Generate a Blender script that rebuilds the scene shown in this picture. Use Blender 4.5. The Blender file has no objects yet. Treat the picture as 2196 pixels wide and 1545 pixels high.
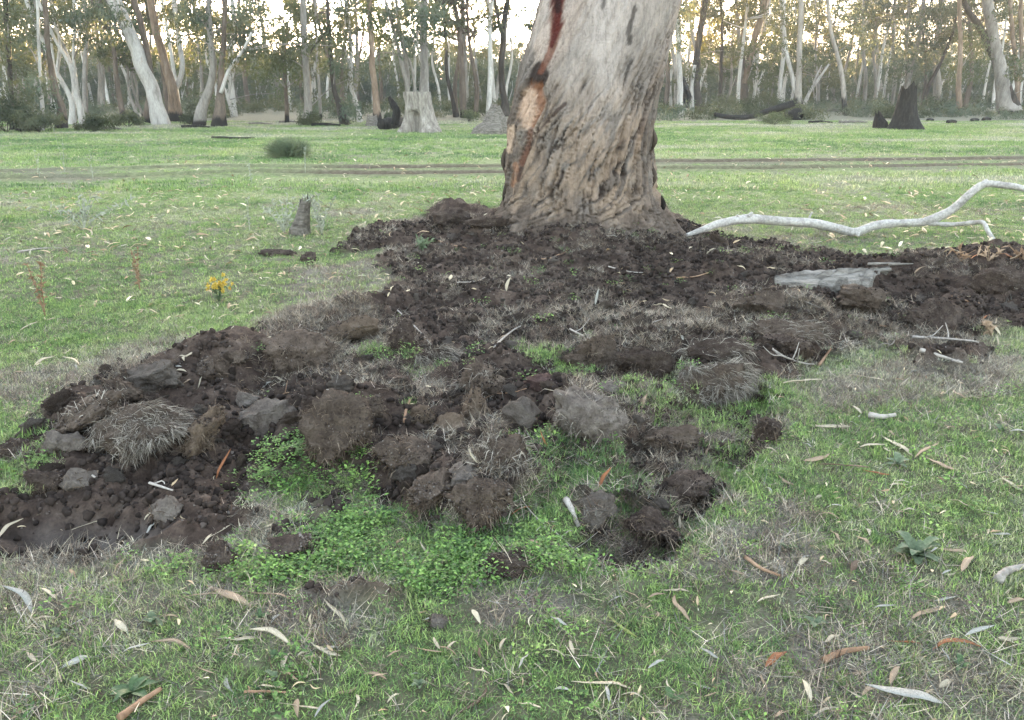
import bpy, math, random
import numpy as np
from math import radians, pi

# ------------------------------------------------------------------ camera, sky, sun, exposure
SC = bpy.context.scene
COL = SC.collection
HC, PITCH, FPX = 1.55, radians(18.4), 1724.0          # eye height, downward tilt, focal length in photo pixels
cam_d = bpy.data.cameras.new('camera'); cam = bpy.data.objects.new('camera', cam_d); COL.objects.link(cam)
cam.location = (0, 0, HC); cam.rotation_euler = (pi/2-PITCH, 0, 0)
cam_d.sensor_width = 36; cam_d.lens = 36*FPX/2196; cam_d.clip_end = 3000; cam_d.clip_start = 0.05
SC.camera = cam
SUN_EL, SUN_AZ = radians(3.6), radians(-6)            # azimuth clockwise from +Y
world = bpy.data.worlds.new('World'); SC.world = world; world.use_nodes = True
wn = world.node_tree; wn.nodes.clear()
wo = wn.nodes.new('ShaderNodeOutputWorld'); wb = wn.nodes.new('ShaderNodeBackground'); sk = wn.nodes.new('ShaderNodeTexSky')
sk.sky_type = 'NISHITA'; sk.sun_disc = False; sk.sun_elevation = SUN_EL; sk.sun_rotation = SUN_AZ
sk.air_density = 1.0; sk.dust_density = 2.5; sk.ozone_density = 1.0
hs = wn.nodes.new('ShaderNodeHueSaturation'); hs.inputs['Saturation'].default_value = 0.55   # thin high cloud
wn.links.new(sk.outputs[0], hs.inputs['Color']); wn.links.new(hs.outputs[0], wb.inputs[0]); wn.links.new(wb.outputs[0], wo.inputs[0])
wb.inputs[1].default_value = 0.15
sun_d = bpy.data.lights.new('sun', 'SUN'); sun = bpy.data.objects.new('sun', sun_d); COL.objects.link(sun)
sun_d.energy = 4.0; sun_d.angle = radians(0.6); sun_d.color = (1.0, 0.68, 0.34)
sun.rotation_euler = (pi/2-SUN_EL, 0, pi-SUN_AZ); sun.location = (-10, 90, 30)
vs = SC.view_settings
SC.display_settings.display_device = 'sRGB'
vs.view_transform = 'Standard'; vs.look = 'None'; vs.gamma = 1.0; vs.use_curve_mapping = False; vs.exposure = 4.33
SC.cycles.use_denoising = True; SC.cycles.max_bounces = 5; SC.cycles.diffuse_bounces = 3; SC.cycles.transparent_max_bounces = 8
SC.cycles.use_adaptive_sampling = True; SC.cycles.adaptive_threshold = 0.012

# ------------------------------------------------------------------ pixel <-> place helpers (photo pixels 2196x1545)
cp, sp = math.cos(PITCH), math.sin(PITCH)
def ray(px, py):
    a, b = (px-1098)/FPX, (772.5-py)/FPX
    return np.array([a, cp+b*sp, -sp+b*cp])
def flat(px, py, z=0.0):
    d = ray(px, py); t = (z-HC)/d[2]; return np.array([d[0]*t, d[1]*t])
def at_y(px, py, Y):
    d = ray(px, py); t = Y/d[1]; return np.array([d[0]*t, Y, HC+d[2]*t])

# ------------------------------------------------------------------ noise
def _hash(ix, iy, iz, s):
    n = (ix.astype(np.int64)*374761393 + iy.astype(np.int64)*668265263 + iz.astype(np.int64)*2246822519 + s*3266489917) & 0xffffffff
    n = ((n ^ (n >> 13))*1274126177) & 0xffffffff
    n = ((n ^ (n >> 16))*2654435761) & 0xffffffff
    return (n ^ (n >> 15))/4294967296.0
def n3(x, y, z, s=0):
    x, y, z = np.broadcast_arrays(np.asarray(x, float), np.asarray(y, float), np.asarray(z, float))
    ix, iy, iz = np.floor(x), np.floor(y), np.floor(z)
    fx, fy, fz = x-ix, y-iy, z-iz
    fx, fy, fz = (f*f*(3-2*f) for f in (fx, fy, fz)); r = 0
    for dx in (0, 1):
        for dy in (0, 1):
            for dz in (0, 1):
                r = r + _hash(ix+dx, iy+dy, iz+dz, s)*(fx if dx else 1-fx)*(fy if dy else 1-fy)*(fz if dz else 1-fz)
    return r*2-1
def n2(x, y, s=0):
    x, y = np.broadcast_arrays(np.asarray(x, float), np.asarray(y, float))
    ix, iy = np.floor(x), np.floor(y); fx, fy = x-ix, y-iy
    fx, fy = fx*fx*(3-2*fx), fy*fy*(3-2*fy); o = np.zeros_like(ix)
    return ((_hash(ix, iy, o, s)*(1-fx)+_hash(ix+1, iy, o, s)*fx)*(1-fy)+(_hash(ix, iy+1, o, s)*(1-fx)+_hash(ix+1, iy+1, o, s)*fx)*fy)*2-1
def fbm2(x, y, o=4, s=0):
    r, a = 0, 0.5
    for i in range(o): r = r+a*n2(x*2**i+i*7.3, y*2**i-i*3.1, s+i); a *= .5
    return r
def fbm3(x, y, z, o=4, s=0):
    r, a = 0, 0.5
    for i in range(o): r = r+a*n3(x*2**i+i*7.3, y*2**i-i*3.1, z*2**i+i*1.7, s+i); a *= .5
    return r
def lumps(x, y, s=0):
    """rounded clod-like bumps, 0..1"""
    ix, iy = np.floor(x), np.floor(y); best = np.full(np.shape(x), 9.0); o = np.zeros_like(ix)
    for dx in (-1, 0, 1):
        for dy in (-1, 0, 1):
            cx, cy = ix+dx+_hash(ix+dx, iy+dy, o, s), iy+dy+_hash(ix+dx, iy+dy, o, s+1)
            r = .45+.55*_hash(ix+dx, iy+dy, o, s+2)
            best = np.minimum(best, ((x-cx)**2+(y-cy)**2)/(r*r))
    return np.sqrt(np.clip(1-best, 0, 1))
def sstep(a, b, x):
    t = np.clip((x-a)/(b-a), 0, 1); return t*t*(3-2*t)

# ------------------------------------------------------------------ ground shape
def wpoly(p): return np.array([flat(*q) for q in p])
def poly_sd(x, y, P):
    """signed distance, positive inside"""
    d = np.full(np.shape(x), 1e9); ins = np.zeros(np.shape(x), bool)
    for i in range(len(P)):
        (ax, ay), (bx, by) = P[i-1], P[i]
        ex, ey = bx-ax, by-ay; wx, wy = x-ax, y-ay
        t = np.clip((wx*ex+wy*ey)/(ex*ex+ey*ey+1e-12), 0, 1)
        d = np.minimum(d, (wx-ex*t)**2+(wy-ey*t)**2)
        c = (ay > y) != (by > y)
        ins ^= c & (x < (bx-ax)*(y-ay)/(by-ay+1e-12)+ax)
    return np.sqrt(d)*np.where(ins, 1, -1)
DUG = wpoly([(-160,1075),(0,1065),(70,1035),(50,985),(85,925),(120,885),(200,845),(290,790),(390,765),(500,750),(560,715),(650,690),(730,665),(820,640),
    (850,608),(805,570),(825,540),(715,548),(770,508),(850,480),(950,452),(1070,458),(1120,430),(1250,425),(1420,440),(1490,500),(1570,515),(1700,535),(1900,562),(2196,570),(2420,575),
    (2420,700),(2130,705),(2105,775),(1985,792),(1890,735),(1800,760),(1705,808),(1640,845),(1675,905),(1640,960),(1540,950),(1440,985),(1330,1000),(1200,990),
    (1150,1060),(1095,1135),(880,1125),(800,1020),(700,1000),(560,1010),(535,1120),(440,1185),(300,1195),(130,1165),(0,1160),(-160,1170)])
WEEDS = wpoly([(530,1010),(640,950),(760,990),(860,1060),(900,1120),(1100,1140),(1300,1160),(1480,1170),(1400,1215),(1180,1230),(1060,1260),(900,1270),(780,1240),(650,1280),(500,1270),(350,1230),(330,1195),(450,1180),(540,1120)])
LUSH = [wpoly(p) for p in ([(1280,850),(1440,810),(1660,830),(1680,880),(1640,950),(1560,965),(1440,905),(1300,900)], [(1090,740),(1200,770),(1290,800),(1250,840),(1180,830),(1100,780)],
    [(1480,960),(1680,960),(1640,1010),(1560,1090),(1480,1190),(1300,1215),(1290,1170),(1460,1165),(1540,1060)], [(870,900),(900,915),(900,940),(820,930)], [(-60,940),(60,930),(130,980),(60,1060),(-60,1050)],
    [(400,690),(560,690),(540,740),(420,760)], [(1090,980),(1250,960),(1480,1010),(1330,1060),(1150,1060)], [(760,750),(830,760),(830,800),(760,790)], [(860,775),(960,785),(950,815),(880,810)])]
SOILPATCH = [wpoly(p) for p in ([(640,1265),(820,1250),(880,1275),(850,1300),(650,1300)], [(1040,1195),(1130,1200),(1140,1225),(1050,1230)], [(560,1150),(660,1150),(650,1200),(570,1190)], [(430,1170),(500,1180),(490,1215),(440,1215)],
    [(1260,1195),(1320,1195),(1330,1220),(1260,1222)], [(650,1030),(740,1030),(720,1075),(660,1070)], [(1620,930),(1665,900),(1675,945),(1640,960)], [(560,1130),(690,1090),(690,1110),(600,1150)], [(1370,1020),(1530,1015),(1530,1070),(1400,1075)], [(1220,1070),(1330,1055),(1345,1120),(1240,1135)], [(1320,1110),(1460,1105),(1455,1165),(1330,1170)])]
DEADPATCH = [wpoly(p) for p in ([(1220,1235),(1400,1220),(1560,1130),(1680,1080),(1760,1110),(1740,1200),(1600,1240),(1420,1270),(1230,1265)], [(1560,1180),(1720,1190),(1700,1240),(1560,1240)], [(0,1160),(150,1165),(300,1200),(200,1240),(0,1230)],
    [(560,1300),(700,1290),(760,1330),(600,1350)], [(1700,850),(1900,780),(2196,760),(2196,840),(1900,870),(1750,900)], [(1030,1270),(1240,1270),(1260,1310),(1040,1340)], [(1720,1370),(1900,1390),(1850,1450),(1700,1430)], [(1960,1420),(2196,1400),(2196,1510),(2000,1490)],
    [(240,860),(0,860),(0,800),(200,790)], [(640,580),(820,560),(840,600),(700,650),(600,640)], [(0,1390),(80,1390),(110,1460),(0,1470)])]
_P = [(1250,540,.20,.8),(1080,520,.06,.5),(900,520,.10,.40),(965,462,.13,.20),(1040,468,.10,.22),(640,735,.13,.22),(745,690,.12,.25),(450,790,.12,.2),(335,810,.07,.17),(160,900,.05,.14),(1050,800,.10,.2),(1260,870,.12,.18),(1520,790,.13,.24),(1390,740,.12,.25),
      (1690,690,.14,.28),(1950,610,.20,.35),(2150,590,.22,.4),(1600,600,.13,.45),(720,900,.10,.16),(1040,1060,.08,.12),(920,1040,.07,.11),(1150,640,.05,.3),(290,930,.06,.15),(440,930,.07,.12),
      (990,725,-.09,.30),(520,960,-.06,.16),(230,1100,-.07,.28),(1600,910,-.07,.15),(1400,1180,-.06,.14),(760,1080,-.04,.25),(2010,740,-.09,.22),(1755,775,-.05,.15),(30,1110,-.05,.3),(560,1040,-.05,.14)]
BUMPS = [(*flat(a, b), c, d) for a, b, c, d in _P]
RUT = [np.array([flat(*q) for q in r]) for r in ([(-900,374),(0,369),(450,357),(620,360),(800,361),(1075,360),(1400,350),(2196,343),(3000,339)], [(-900,388),(0,382),(250,377),(560,369),(800,374),(1075,374),(1400,365),(2196,358),(3000,354)])]
def rut_d(x, y):
    r = 9.0
    for P in RUT: r = np.minimum(r, np.abs(y-np.interp(x, P[:, 0], P[:, 1])+.28*n2(x*.16, y*0, 5)+.10*n2(x*.6, y*0, 6)))
    return r
def dug(x, y):
    j = .10*fbm2(x*3.1, y*3.1, 3, 11)+.05*n2(x*11, y*11, 15)
    m = sstep(-.05, .06, poly_sd(x, y, DUG)+j)
    for P in SOILPATCH: m = np.maximum(m, .9*sstep(-.03, .03, poly_sd(x, y, P)+.6*j))
    hs_ = poly_sd(x, y, _HOL)+.05*fbm2(x*5, y*5, 3, 131)
    return np.maximum(m, .85*np.exp(-((hs_-.012)/.022)**2)*sstep(-.1, .25, n2(x*3.3, y*3.3, 133)+.2))
def lush(x, y):
    j = .12*fbm2(x*3.7, y*3.7, 3, 31); m = np.zeros(np.shape(x))
    for P in LUSH: m = np.maximum(m, sstep(-.05, .06, poly_sd(x, y, P)+j))
    return m
def weeds(x, y): return sstep(-.06, .08, poly_sd(x, y, WEEDS)+.16*fbm2(x*4, y*4, 3, 21))
def dead(x, y):
    j = .2*fbm2(x*3, y*3, 4, 41); m = sstep(.10, .34, fbm2(x*.9, y*.9, 4, 43))*.55
    for P in DEADPATCH: m = np.maximum(m, sstep(-.10, .10, poly_sd(x, y, P)+j))
    return m
_BARE = wpoly([(-200,1100),(0,1098),(120,1095),(260,1110),(330,1120),(330,1150),(250,1160),(130,1140),(0,1140),(-200,1140)]+[(480,1060),(545,960),(575,960),(540,1040),(490,1090)][:0])
def bare(x, y): return sstep(-.05, .08, poly_sd(x, y, _BARE)+.12*fbm2(x*4, y*4, 3, 121))
_HOL = wpoly([(1460,850),(1560,835),(1640,838),(1690,895),(1660,955),(1585,1055),(1530,1120),(1475,1190),(1320,1228),(1230,1215),(1180,1180),(1270,1080),(1330,960)])
def hollow(x, y): return sstep(-.015, .045, poly_sd(x, y, _HOL)+.05*fbm2(x*5, y*5, 3, 131))
def H(x, y, fine=True):
    x, y = np.asarray(x, float), np.asarray(y, float)
    h = .03*fbm2(x*.35, y*.35, 3, 1)+.010*fbm2(x*3, y*3, 2, 3)
    for bx, by, a, s in BUMPS: h = h+a*np.exp(-((x-bx)**2+(y-by)**2)/(2*s*s))
    d = rut_d(x, y); h = h-.13*np.exp(-(d/.22)**2)+.045*np.exp(-((d-.42)/.14)**2)
    m = dug(x, y)
    h = h-.035*m-.10*hollow(x, y)+.035*np.exp(-((poly_sd(x, y, _HOL)+.07)/.06)**2)*(1-m)
    if fine:
        wx, wy = x+.05*n2(x*6, y*6, 51), y+.05*n2(x*6, y*6, 52)
        k = m*(1-.62*bare(x, y))
        h = h+k*(.085*lumps(wx*3.6, wy*3.6, 61)+.050*lumps(wx*8.5, wy*8.5, 64)+.020*lumps(wx*19, wy*19, 67)+.10*fbm2(x*2.4, y*2.4, 3, 70)+.030*fbm2(x*22, y*22, 2, 73)-.035)
        h = h+(1-m)*.009*fbm2(x*12, y*12, 2, 80)
    return h
_T = np.geomspace(.8, 120, 900)
def gp(px, py, fine=True):
    d = ray(px, py); X, Y, Z = d[0]*_T, d[1]*_T, HC+d[2]*_T
    g = H(X, Y, fine)-Z; i = int(np.argmax(g > 0)) if (g > 0).any() else len(_T)-1
    if i > 0 and g[i] > 0:
        f = -g[i-1]/(g[i]-g[i-1]); t = _T[i-1]+f*(_T[i]-_T[i-1])
    else: t = _T[i]
    return np.array([d[0]*t, d[1]*t, HC+d[2]*t])

# ------------------------------------------------------------------ mesh helpers
def mk(name, V, F, mat=None, parent=None, smooth=True, link=True, attrs=None):
    V = np.asarray(V, np.float32).reshape(-1, 3); F = np.asarray(F, np.int32); k = F.shape[1]
    me = bpy.data.meshes.new(name); me.vertices.add(len(V)); me.vertices.foreach_set('co', V.ravel())
    me.loops.add(F.size); me.loops.foreach_set('vertex_index', F.ravel())
    me.polygons.add(len(F)); me.polygons.foreach_set('loop_start', np.arange(0, F.size, k, dtype=np.int32))
    me.polygons.foreach_set('use_smooth', np.full(len(F), smooth))
    for n, a in (attrs or {}).items():
        a = np.asarray(a, np.float32)
        if a.ndim == 1: me.attributes.new(n, 'FLOAT', 'POINT').data.foreach_set('value', a)
        else: me.attributes.new(n, 'FLOAT_COLOR', 'POINT').data.foreach_set('color', np.c_[a, np.ones(len(a))].astype(np.float32).ravel())
    me.update(calc_edges=True); me.validate()
    o = bpy.data.objects.new(name, me)
    if mat is not None: me.materials.append(mat)
    if link: COL.objects.link(o)
    if parent is not None: o.parent = parent
    return o
def empty(name, loc=(0, 0, 0)):
    o = bpy.data.objects.new(name, None); o.empty_display_size = .1; o.location = [float(v) for v in loc]; COL.objects.link(o); return o
def tag(o, label=None, cat=None, group=None, kind=None):
    if label: o['label'] = label
    if cat: o['category'] = cat
    if group: o['group'] = group
    if kind: o['kind'] = kind
    return o
class MB:
    def __init__(s): s.V, s.F, s.n = [], [], 0
    def add(s, V, F):
        s.V.append(np.asarray(V, float)); s.F.append(np.asarray(F, int)+s.n); s.n += len(V)
    def build(s, name, mat, parent=None, off=None, **k):
        V = np.concatenate(s.V)
        if off is not None: V = V-np.asarray(off)
        return mk(name, V, np.concatenate(s.F), mat, parent, **k)
def spline(P, n):
    P = np.asarray(P, float); m = len(P); Q = np.vstack([2*P[0]-P[1], P, 2*P[-1]-P[-2]]); u = np.linspace(0, m-1-1e-9, n)
    i = u.astype(int); t = (u-i)[:, None]; a, b, c, d = Q[i], Q[i+1], Q[i+2], Q[i+3]
    return .5*(2*b+(c-a)*t+(2*a-5*b+4*c-d)*t*t+(3*b-a-3*c+d)*t**3)
def tube(path, rad, n=8, rough=0., seed=0, freq=3., cap=True):
    """closed tapered tube as triangles"""
    P = np.asarray(path, float); rad = np.asarray(rad, float); m = len(P)
    T = np.gradient(P, axis=0); T /= np.linalg.norm(T, axis=1)[:, None]+1e-9
    up = np.array([.13, .31, .94]) if abs(T[:, 2]).mean() < .7 else np.array([.98, .17, .05])
    A = np.cross(T, up); A /= np.linalg.norm(A, axis=1)[:, None]+1e-9; B = np.cross(T, A)
    th = np.linspace(0, 2*pi, n, endpoint=False); c, s = np.cos(th), np.sin(th)
    R = np.repeat(rad[:, None], n, 1)
    if rough: R = R*(1+rough*fbm3(c[None, :]*1.3+seed, s[None, :]*1.3, np.arange(m)[:, None]/m*freq*4, 3, seed))
    V = (P[:, None]+R[..., None]*(c[None, :, None]*A[:, None]+s[None, :, None]*B[:, None])).reshape(-1, 3)
    i, j = np.meshgrid(np.arange(m-1), np.arange(n), indexing='ij'); j2 = (j+1) % n
    a, b, cc, d = i*n+j, i*n+j2, (i+1)*n+j2, (i+1)*n+j
    F = np.concatenate([np.stack([a, b, cc], -1).reshape(-1, 3), np.stack([a, cc, d], -1).reshape(-1, 3)])
    if cap:
        V = np.vstack([V, P[0], P[-1]]); k = len(V); jj = np.arange(n)
        F = np.concatenate([F, np.stack([np.full(n, k-2), (jj+1) % n, jj], -1), np.stack([np.full(n, k-1), (m-1)*n+jj, (m-1)*n+(jj+1) % n], -1)])
    return V, F
def ico(sub):
    import bmesh
    bm = bmesh.new(); bmesh.ops.create_icosphere(bm, subdivisions=sub, radius=1)
    V = np.array([v.co[:] for v in bm.verts]); F = np.array([[v.index for v in f.verts] for f in bm.faces]); bm.free(); return V, F
ICO = {k: ico(k) for k in (2, 3, 4, 5)}
def rotz(V, a):
    c, s = math.cos(a), math.sin(a); return np.c_[V[:, 0]*c-V[:, 1]*s, V[:, 0]*s+V[:, 1]*c, V[:, 2]]
def rand_rot(rng):
    q = rng.normal(size=4); q /= np.linalg.norm(q); w, x, y, z = q
    return np.array([[1-2*(y*y+z*z), 2*(x*y-z*w), 2*(x*z+y*w)], [2*(x*y+z*w), 1-2*(x*x+z*z), 2*(y*z-x*w)], [2*(x*z-y*w), 2*(y*z+x*w), 1-2*(x*x+y*y)]])
def blades(P, az, L, W, lean, curl, seg=3):
    """ribbon blades: root points P, azimuths, lengths, widths, lean from vertical, extra bend"""
    n = len(P); t = np.linspace(0, 1, seg+1); V = np.zeros((n, seg*2+1, 3)); pos = np.array(P, float).copy()
    d = np.stack([np.cos(az), np.sin(az)], -1); sd = np.stack([-np.sin(az), np.cos(az), np.zeros(n)], -1)
    for i in range(seg+1):
        w = W*(1-t[i]**1.6)*.5
        if i < seg:
            V[:, 2*i] = pos-sd*w[:, None]; V[:, 2*i+1] = pos+sd*w[:, None]
            a = lean+curl*t[i]; st = L/seg
            pos = pos+np.c_[d*(np.sin(a)*st)[:, None], np.cos(a)*st]
        else: V[:, 2*seg] = pos
    f = []
    for i in range(seg-1): f += [[2*i, 2*i+1, 2*i+3], [2*i, 2*i+3, 2*i+2]]
    f += [[2*seg-2, 2*seg-1, 2*seg]]
    F = (np.array(f)[None]+(np.arange(n)*(2*seg+1))[:, None, None]).reshape(-1, 3)
    return V.reshape(-1, 3), F

# ------------------------------------------------------------------ materials
def new_mat(name):
    m = bpy.data.materials.new(name); m.use_nodes = True; t = m.node_tree; t.nodes.clear()
    return m, t, (lambda ty, **kw: _node(t, ty, kw)), t.links.new
def _node(t, ty, kw):
    n = t.nodes.new(ty)
    for k, v in kw.items():
        if k.startswith('i_'): n.inputs[k[2:].replace('_', ' ')].default_value = v
        else: setattr(n, k, v)
    return n
def ramp(N, L, fac, stops):
    r = N('ShaderNodeValToRGB'); e = r.color_ramp.elements
    while len(e) < len(stops): e.new(.5)
    for k, (p, c) in enumerate(stops): e[k].position = p; e[k].color = (*c, 1) if len(c) == 3 else c
    L(fac, r.inputs[0]); return r.outputs[0]
def noise(N, L, vec, scale, detail=5, rough=.6, dim='3D'):
    n = N('ShaderNodeTexNoise', i_Scale=scale, i_Detail=detail, i_Roughness=rough)
    if vec is not None: L(vec, n.inputs['Vector'])
    return n.outputs['Fac']
def mixc(N, L, fac, a, b, mode='MIX'):
    m = N('ShaderNodeMix', data_type='RGBA', blend_type=mode)
    for s, v in ((m.inputs[0], fac), (m.inputs[6], a), (m.inputs[7], b)):
        if isinstance(v, (int, float)): s.default_value = v
        elif isinstance(v, tuple): s.default_value = (*v, 1)
        else: L(v, s)
    return m.outputs[2]
def finish(N, L, col, rough=.85, bump=None, bstr=.4, bdist=.01, trans=0., tcol=None, spec=.25):
    b = N('ShaderNodeBsdfPrincipled'); o = N('ShaderNodeOutputMaterial')
    b.inputs['Roughness'].default_value = rough; b.inputs['Specular IOR Level'].default_value = spec
    if isinstance(col, tuple): b.inputs['Base Color'].default_value = (*col, 1)
    else: L(col, b.inputs['Base Color'])
    if bump is not None:
        bp = N('ShaderNodeBump', i_Strength=bstr, i_Distance=bdist); L(bump, bp.inputs['Height']); L(bp.outputs[0], b.inputs['Normal'])
    if trans:
        t = N('ShaderNodeBsdfTranslucent'); mx = N('ShaderNodeMixShader'); mx.inputs[0].default_value = trans
        c = col if tcol is None else tcol
        if isinstance(c, tuple): t.inputs[0].default_value = (*c, 1)
        else: L(c, t.inputs[0])
        L(b.outputs[0], mx.inputs[1]); L(t.outputs[0], mx.inputs[2]); L(mx.outputs[0], o.inputs[0])
    else: L(b.outputs[0], o.inputs[0])
def obvec(N): return N('ShaderNodeTexCoord').outputs['Object']
def geopos(N): return N('ShaderNodeNewGeometry').outputs['Position']
def mottled(name, cols, scale=8., rough=.9, bstr=.5, bdist=.01, fine=60., stretch=None, spec=.2, trans=0., objrand=0.):
    m, t, N, L = new_mat(name); v = obvec(N)
    if stretch:
        mp = N('ShaderNodeMapping'); mp.inputs['Scale'].default_value = stretch; L(v, mp.inputs[0]); v = mp.outputs[0]
    f = noise(N, L, v, scale, 6, .65); k = len(cols)
    c = ramp(N, L, f, [(.28+.44*i/(k-1), cols[i]) for i in range(k)])
    g = noise(N, L, v, fine, 4, .6)
    c = mixc(N, L, .55, c, ramp(N, L, g, [(.3, (.45, .45, .45)), (.7, (1.35, 1.35, 1.35))]), 'MULTIPLY')
    if objrand:
        oi = N('ShaderNodeObjectInfo'); r = ramp(N, L, oi.outputs['Random'], [(0, (1-objrand,)*3), (1, (1+objrand,)*3)])
        c = mixc(N, L, 1.0, c, r, 'MULTIPLY')
    bm = N('ShaderNodeMath', operation='ADD'); L(f, bm.inputs[0]); L(g, bm.inputs[1])
    finish(N, L, c, rough, bm.outputs[0], bstr, bdist, trans, spec=spec); return m
def tinted(name, stops, rough=.6, trans=.35, spec=.3, vary=.25):
    """for scattered plants: colour by the 'tint' carried by each tuft"""
    m, t, N, L = new_mat(name)
    a = N('ShaderNodeAttribute', attribute_type='INSTANCER', attribute_name='tint')
    c = ramp(N, L, a.outputs['Fac'], stops)
    f = noise(N, L, geopos(N), 45, 2, .5)
    c = mixc(N, L, 1., c, ramp(N, L, f, [(.3, (1-vary,)*3), (.7, (1+vary,)*3)]), 'MULTIPLY')
    if trans: c = mixc(N, L, 1., c, ramp(N, L, N('ShaderNodeAttribute', attribute_name='bv').outputs['Fac'], [(0, (.45, .52, .58)), (.35, (.88, .92, .92)), (.7, (1.4, 1.36, 1.2)), (.9, (1.9, 1.8, 1.6)), (1, (2.2, 2.1, 2.2))]), 'MULTIPLY')
    finish(N, L, c, rough, trans=trans, spec=spec); return m
def ground_mat():
    m, t, N, L = new_mat('ground'); v = geopos(N)
    A = lambda n: N('ShaderNodeAttribute', attribute_name=n).outputs['Fac']
    f1, f2, f3 = noise(N, L, v, 1.3, 6), noise(N, L, v, 9, 7, .65), noise(N, L, v, 70, 5, .7)
    soil = ramp(N, L, f2, [(.30, (.020, .0155, .0135)), (.46, (.045, .034, .029)), (.60, (.076, .060, .051)), (.75, (.135, .116, .103))])
    soil = mixc(N, L, .6, soil, ramp(N, L, f3, [(.32, (.4, .38, .37)), (.68, (1.45, 1.42, 1.42))]), 'MULTIPLY')
    grass = ramp(N, L, f2, [(.28, (.105, .110, .075)), (.45, (.140, .175, .085)), (.6, (.185, .228, .115)), (.76, (.26, .275, .20))])
    thatch = ramp(N, L, f3, [(.3, (.07, .062, .055)), (.55, (.15, .138, .122)), (.72, (.25, .232, .21))])
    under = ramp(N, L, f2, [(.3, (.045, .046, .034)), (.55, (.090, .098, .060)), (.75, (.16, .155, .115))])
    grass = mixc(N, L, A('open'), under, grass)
    c = mixc(N, L, A('dead'), grass, thatch)
    c = mixc(N, L, .45, c, ramp(N, L, f3, [(.3, (.45, .45, .45)), (.7, (1.4, 1.4, 1.4))]), 'MULTIPLY')
    soil = mixc(N, L, .55, soil, ramp(N, L, f1, [(.35, (.7, .68, .68)), (.65, (1.4, 1.32, 1.28))]), 'MULTIPLY')
    bq = N('ShaderNodeMath', operation='MULTIPLY'); L(A('bare'), bq.inputs[0]); L(ramp(N, L, f1, [(.35, (.25,)*3), (.6, (.95,)*3)]), bq.inputs[1])
    soil = mixc(N, L, bq.outputs[0], soil, ramp(N, L, f2, [(.3, (.045, .039, .037)), (.7, (.10, .090, .087))]))
    c = mixc(N, L, A('dirt'), c, soil)
    c = mixc(N, L, A('rut'), c, ramp(N, L, f2, [(.3, (.055, .040, .033)), (.7, (.13, .10, .085))]))
    bm = N('ShaderNodeMath', operation='MULTIPLY_ADD'); L(f2, bm.inputs[0]); bm.inputs[1].default_value = 2.0; L(f3, bm.inputs[2])
    finish(N, L, c, .95, bm.outputs[0], .8, .012, spec=.12); return m
M = {}
M['ground'] = ground_mat()
M['soil_dark'] = mottled('soil_dark', [(.028, .021, .018), (.060, .046, .040), (.105, .086, .075)], 14, .95, 1., .018, 110, spec=.1, objrand=.2)
M['soil_grey'] = mottled('soil_grey', [(.062, .052, .047), (.115, .100, .091), (.175, .157, .145)], 11, .95, 1., .016, 110, spec=.1, objrand=.2)
M['soil_brown'] = mottled('soil_brown', [(.045, .034, .027), (.092, .072, .060), (.145, .118, .098)], 14, .95, 1., .018, 110, spec=.1, objrand=.2)
M['soil_tan'] = mottled('soil_tan', [(.070, .050, .038), (.120, .092, .071), (.165, .132, .105)], 12, .95, 1., .018, 110, spec=.1, objrand=.12)
M['soil_red'] = mottled('soil_red', [(.030, .018, .017), (.056, .036, .034), (.078, .055, .051)], 12, .95, .8, .010, 90, spec=.1)
def plain(name, a, b, scale=30, rough=.7, trans=0., spec=.25, objrand=.15):
    return mottled(name, [a, b], scale, rough, .15, .002, scale*4, spec=spec, trans=trans, objrand=objrand)
def fibre_mat(name, stops):
    m, t, N, L = new_mat(name); finish(N, L, ramp(N, L, N('ShaderNodeAttribute', attribute_name='bv').outputs['Fac'], stops), .9, trans=.15, spec=.1); return m
M['fibre'] = fibre_mat('root_fibre', [(0, (.030, .022, .018)), (.5, (.085, .064, .050)), (.85, (.16, .125, .10)), (1, (.26, .22, .18))])
M['fibre_grey'] = fibre_mat('dry_grass_fibre', [(0, (.045, .037, .032)), (.4, (.13, .115, .10)), (.75, (.26, .24, .215)), (1, (.42, .395, .36))])
M['leaf_cream'] = plain('leaf_cream', (.32, .275, .20), (.52, .47, .375), 35, .6, .12)
M['leaf_grey'] = plain('leaf_grey', (.24, .24, .225), (.42, .42, .395), 35, .6, .12)
M['leaf_tan'] = plain('leaf_tan', (.24, .175, .12), (.40, .31, .23), 35, .65, .12)
M['leaf_rust'] = plain('leaf_rust', (.20, .075, .035), (.33, .145, .07), 35, .65, .15)
M['leaf_brown'] = plain('leaf_brown', (.09, .06, .045), (.17, .12, .09), 35, .7, .08)
M['leaf_green'] = plain('leaf_green', (.20, .24, .07), (.34, .38, .14), 35, .55, .25)
M['weed_blue'] = plain('weed_blue_green', (.085, .125, .075), (.15, .20, .125), 25, .5, .3)
M['weed_dark'] = plain('weed_dark_green', (.05, .09, .042), (.085, .145, .065), 25, .45, .3)
M['flower'] = plain('yellow_flower', (.50, .36, .05), (.66, .52, .12), 40, .6, .3)
M['rustplant'] = plain('rust_plant', (.16, .095, .06), (.27, .19, .125), 40, .8, .15)
M['paleplant'] = plain('pale_stem', (.22, .25, .20), (.38, .40, .33), 40, .8, .1)
M['greystick'] = mottled('grey_stick', [(.15, .135, .125), (.28, .26, .245), (.38, .36, .345)], 6, .8, .5, .004, 50, (1, 1, 1))
M['brownstick'] = mottled('brown_stick', [(.13, .075, .045), (.24, .15, .10), (.34, .24, .17)], 8, .8, .5, .004, 50)
M['branch'] = mottled('bleached_branch', [(.20, .19, .185), (.36, .35, .345), (.46, .45, .45)], 5, .75, .6, .006, 40)
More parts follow.
